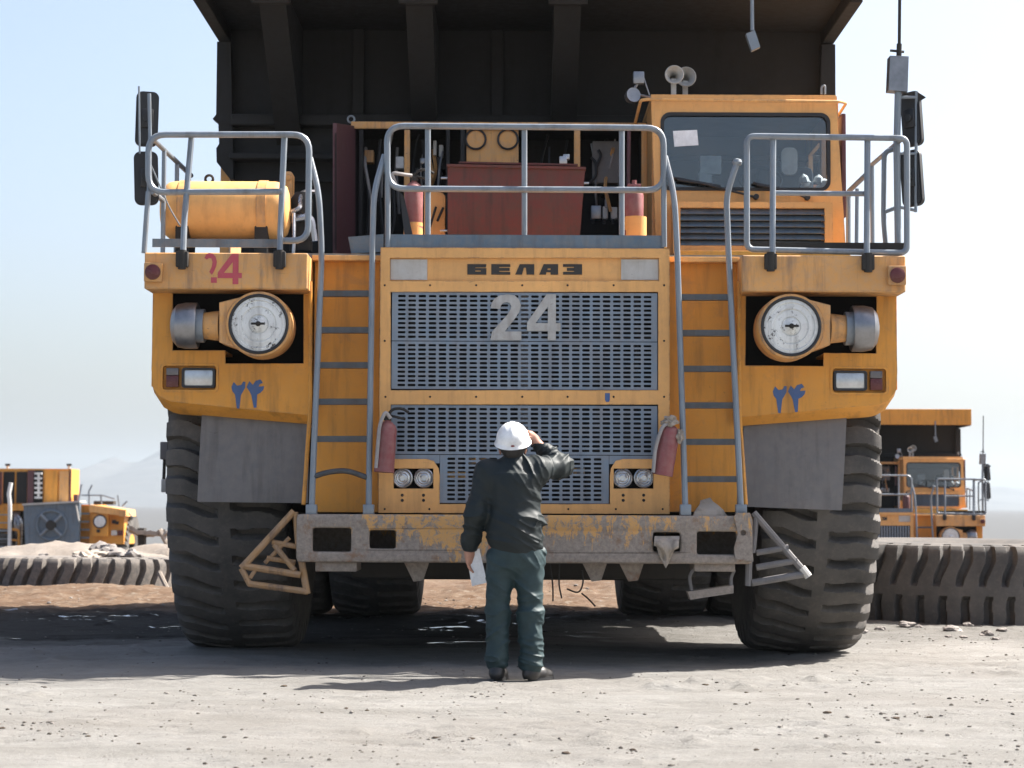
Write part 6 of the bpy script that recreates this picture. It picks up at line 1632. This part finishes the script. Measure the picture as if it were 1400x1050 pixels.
# fender with air cleaner
fd = pbox('front_fender', 122, 700, 170, 744, YW + .5, 2.0, 'yellow')
b = bm_new(); quad_prism(b, P(122, 690, YW + .1), P(173, 697, YW + .1), P(174, 706, YW + .1), P(122, 700, YW + .1), (0, 1.6, .0)); obj('deck_box', b, M['yellow_clean'], fd, smooth=False)
pbox('filter_plate', 126, 702, 147.5, 733, YW + .2, .3, 'yellow', fd)
c = P(137, 713, YW + .2); b = bm_new(); lathe(b, c, (0, -1, 0), [(0, .23), (.05, .22), (.06, .19), (.08, 0)], 28); obj('end_cover', b, M['white_dirty'], fd)
b = bm_new(); tube(b, [c + Vector((.215 * math.cos(a), -.05, .215 * math.sin(a))) for a in [2 * math.pi * i / 28 for i in range(28)]], .025, 6, True); obj('gasket', b, M['black'], fd)
pbox('turn_lamp', 152, 725, 160, 732, YW + .42, .1, 'lamp', fd); pbox('marker_lamp', 161, 725, 168, 732, YW + .42, .1, 'redlens', fd); pbox('hose_stub', 153, 711, 157, 716, YW + .3, .2, 'under', fd); pbox('hose_stub', 158, 713, 161, 717, YW + .3, .2, 'under', fd); pbox('hose_stub', 132, 724, 136, 728, YW + .1, .1, 'under', fd); pbox('red_tank', 128, 739, 168, 746, YW + .7, 1.2, 'maroon', fd)
pbox('round_lamp', 163, 698, 172, 706, YW - .05, .2, 'yellow_dusty', fd); pbox('pipe_box', 128, 685, 155, 690, YW + .8, .5, 'under', fd); pbox('exhaust_stub', 100, 676, 106, 686, YW + 1, .3, 'maroon')
b = bm_new()
for pts in ([(107, 688), (111, 664), (112, 662)], [(122, 690), (121.5, 672), (126, 663)], [(111, 677), (140, 677), (157, 682)], [(138, 677), (139, 690)], [(163, 692), (161, 677)], [(167, 692), (174, 685)], [(176, 701), (181, 707)]):
    tube(b, [P(x, y, YW + .3) for x, y in pts], .03, 6)
obj('guard_rail', b, M['rail'], lt)
# wheels and axle under it
w = bpy.data.objects.new('wheel', None); COL.objects.link(w); w.parent = lt; w.location = Vector((P(150, 745, YW).x, YW + 2.0, LO.z + 1.4)) - LO; mobj('tyre', TYRE, M['rubber'], w)
w = bpy.data.objects.new('wheel', None); COL.objects.link(w); w.parent = lt; w.location = Vector((P(-10, 745, YW).x, YW + 2.0, LO.z + 1.4)) - LO; mobj('tyre', TYRE, M['rubber'], w)

# bent sheet of scrap between the stripped truck and the big wheel
ORG = Vector((0, 0, 0))
YSC = 44.0; p0 = P(198, 740, YSC); gz_ = tz(p0.x, YSC)
sc = thing('scrap_sheet', 'bent brown metal sheet propped on a leg, left of the big front wheel', 'scrap', (p0.x, YSC, gz_)); ORG = sc.location.copy()
b = bm_new(); n = 12; g = []
for j in range(4):
    row = []
    for i in range(n + 1):
        u = i / n; q = P(176 + 50 * u, 719 + 4 * u + 5 * math.sin(u * 3) + j * 1.2 * (1 - u * .4), YSC + j * .35); row.append(b.verts.new(q + Vector((0, 0, .04 * mnoise.noise(Vector((u * 6, j, 0)))))))
    g.append(row)
for j in range(3):
    for i in range(n): b.faces.new((g[j][i], g[j][i + 1], g[j + 1][i + 1], g[j + 1][i]))
e_ = bmesh.ops.extrude_face_region(b, geom=b.faces[:]); bmesh.ops.translate(b, vec=(0, 0, -.09), verts=[v for v in e_['geom'] if isinstance(v, bmesh.types.BMVert)])
obj('sheet', b, M['rag'], sc)
b = bm_new(); a_, c_ = P(188, 722, YSC + .2), P(197, 722, YSC + .2); quad_prism(b, (a_.x, YSC + .2, a_.z), (c_.x, YSC + .2, c_.z), (c_.x, YSC + .2, gz_), (a_.x + .05, YSC + .2, gz_), (0, .3, 0)); obj('leg', b, M['under'], sc, smooth=False)
b = bm_new(); tube(b, [P(218, 724, YSC), P(229, 745, YSC)], .06, 6); tube(b, [P(222, 733, YSC), P(230, 728, YSC)], .06, 6); obj('stick', b, M['rag'], sc)
ORG = Vector((0, 0, 0))
b = bm_new(); tube(b, [P(218, 783, 28.0), P(232, 812, 27.6)], .035, 7); pl_ = tag(obj('wooden_stick', b, M['sand'], org=P(232, 812, 27.6)), 'pale stick leaning against the half buried tyre beside the front wheel', 'stick')
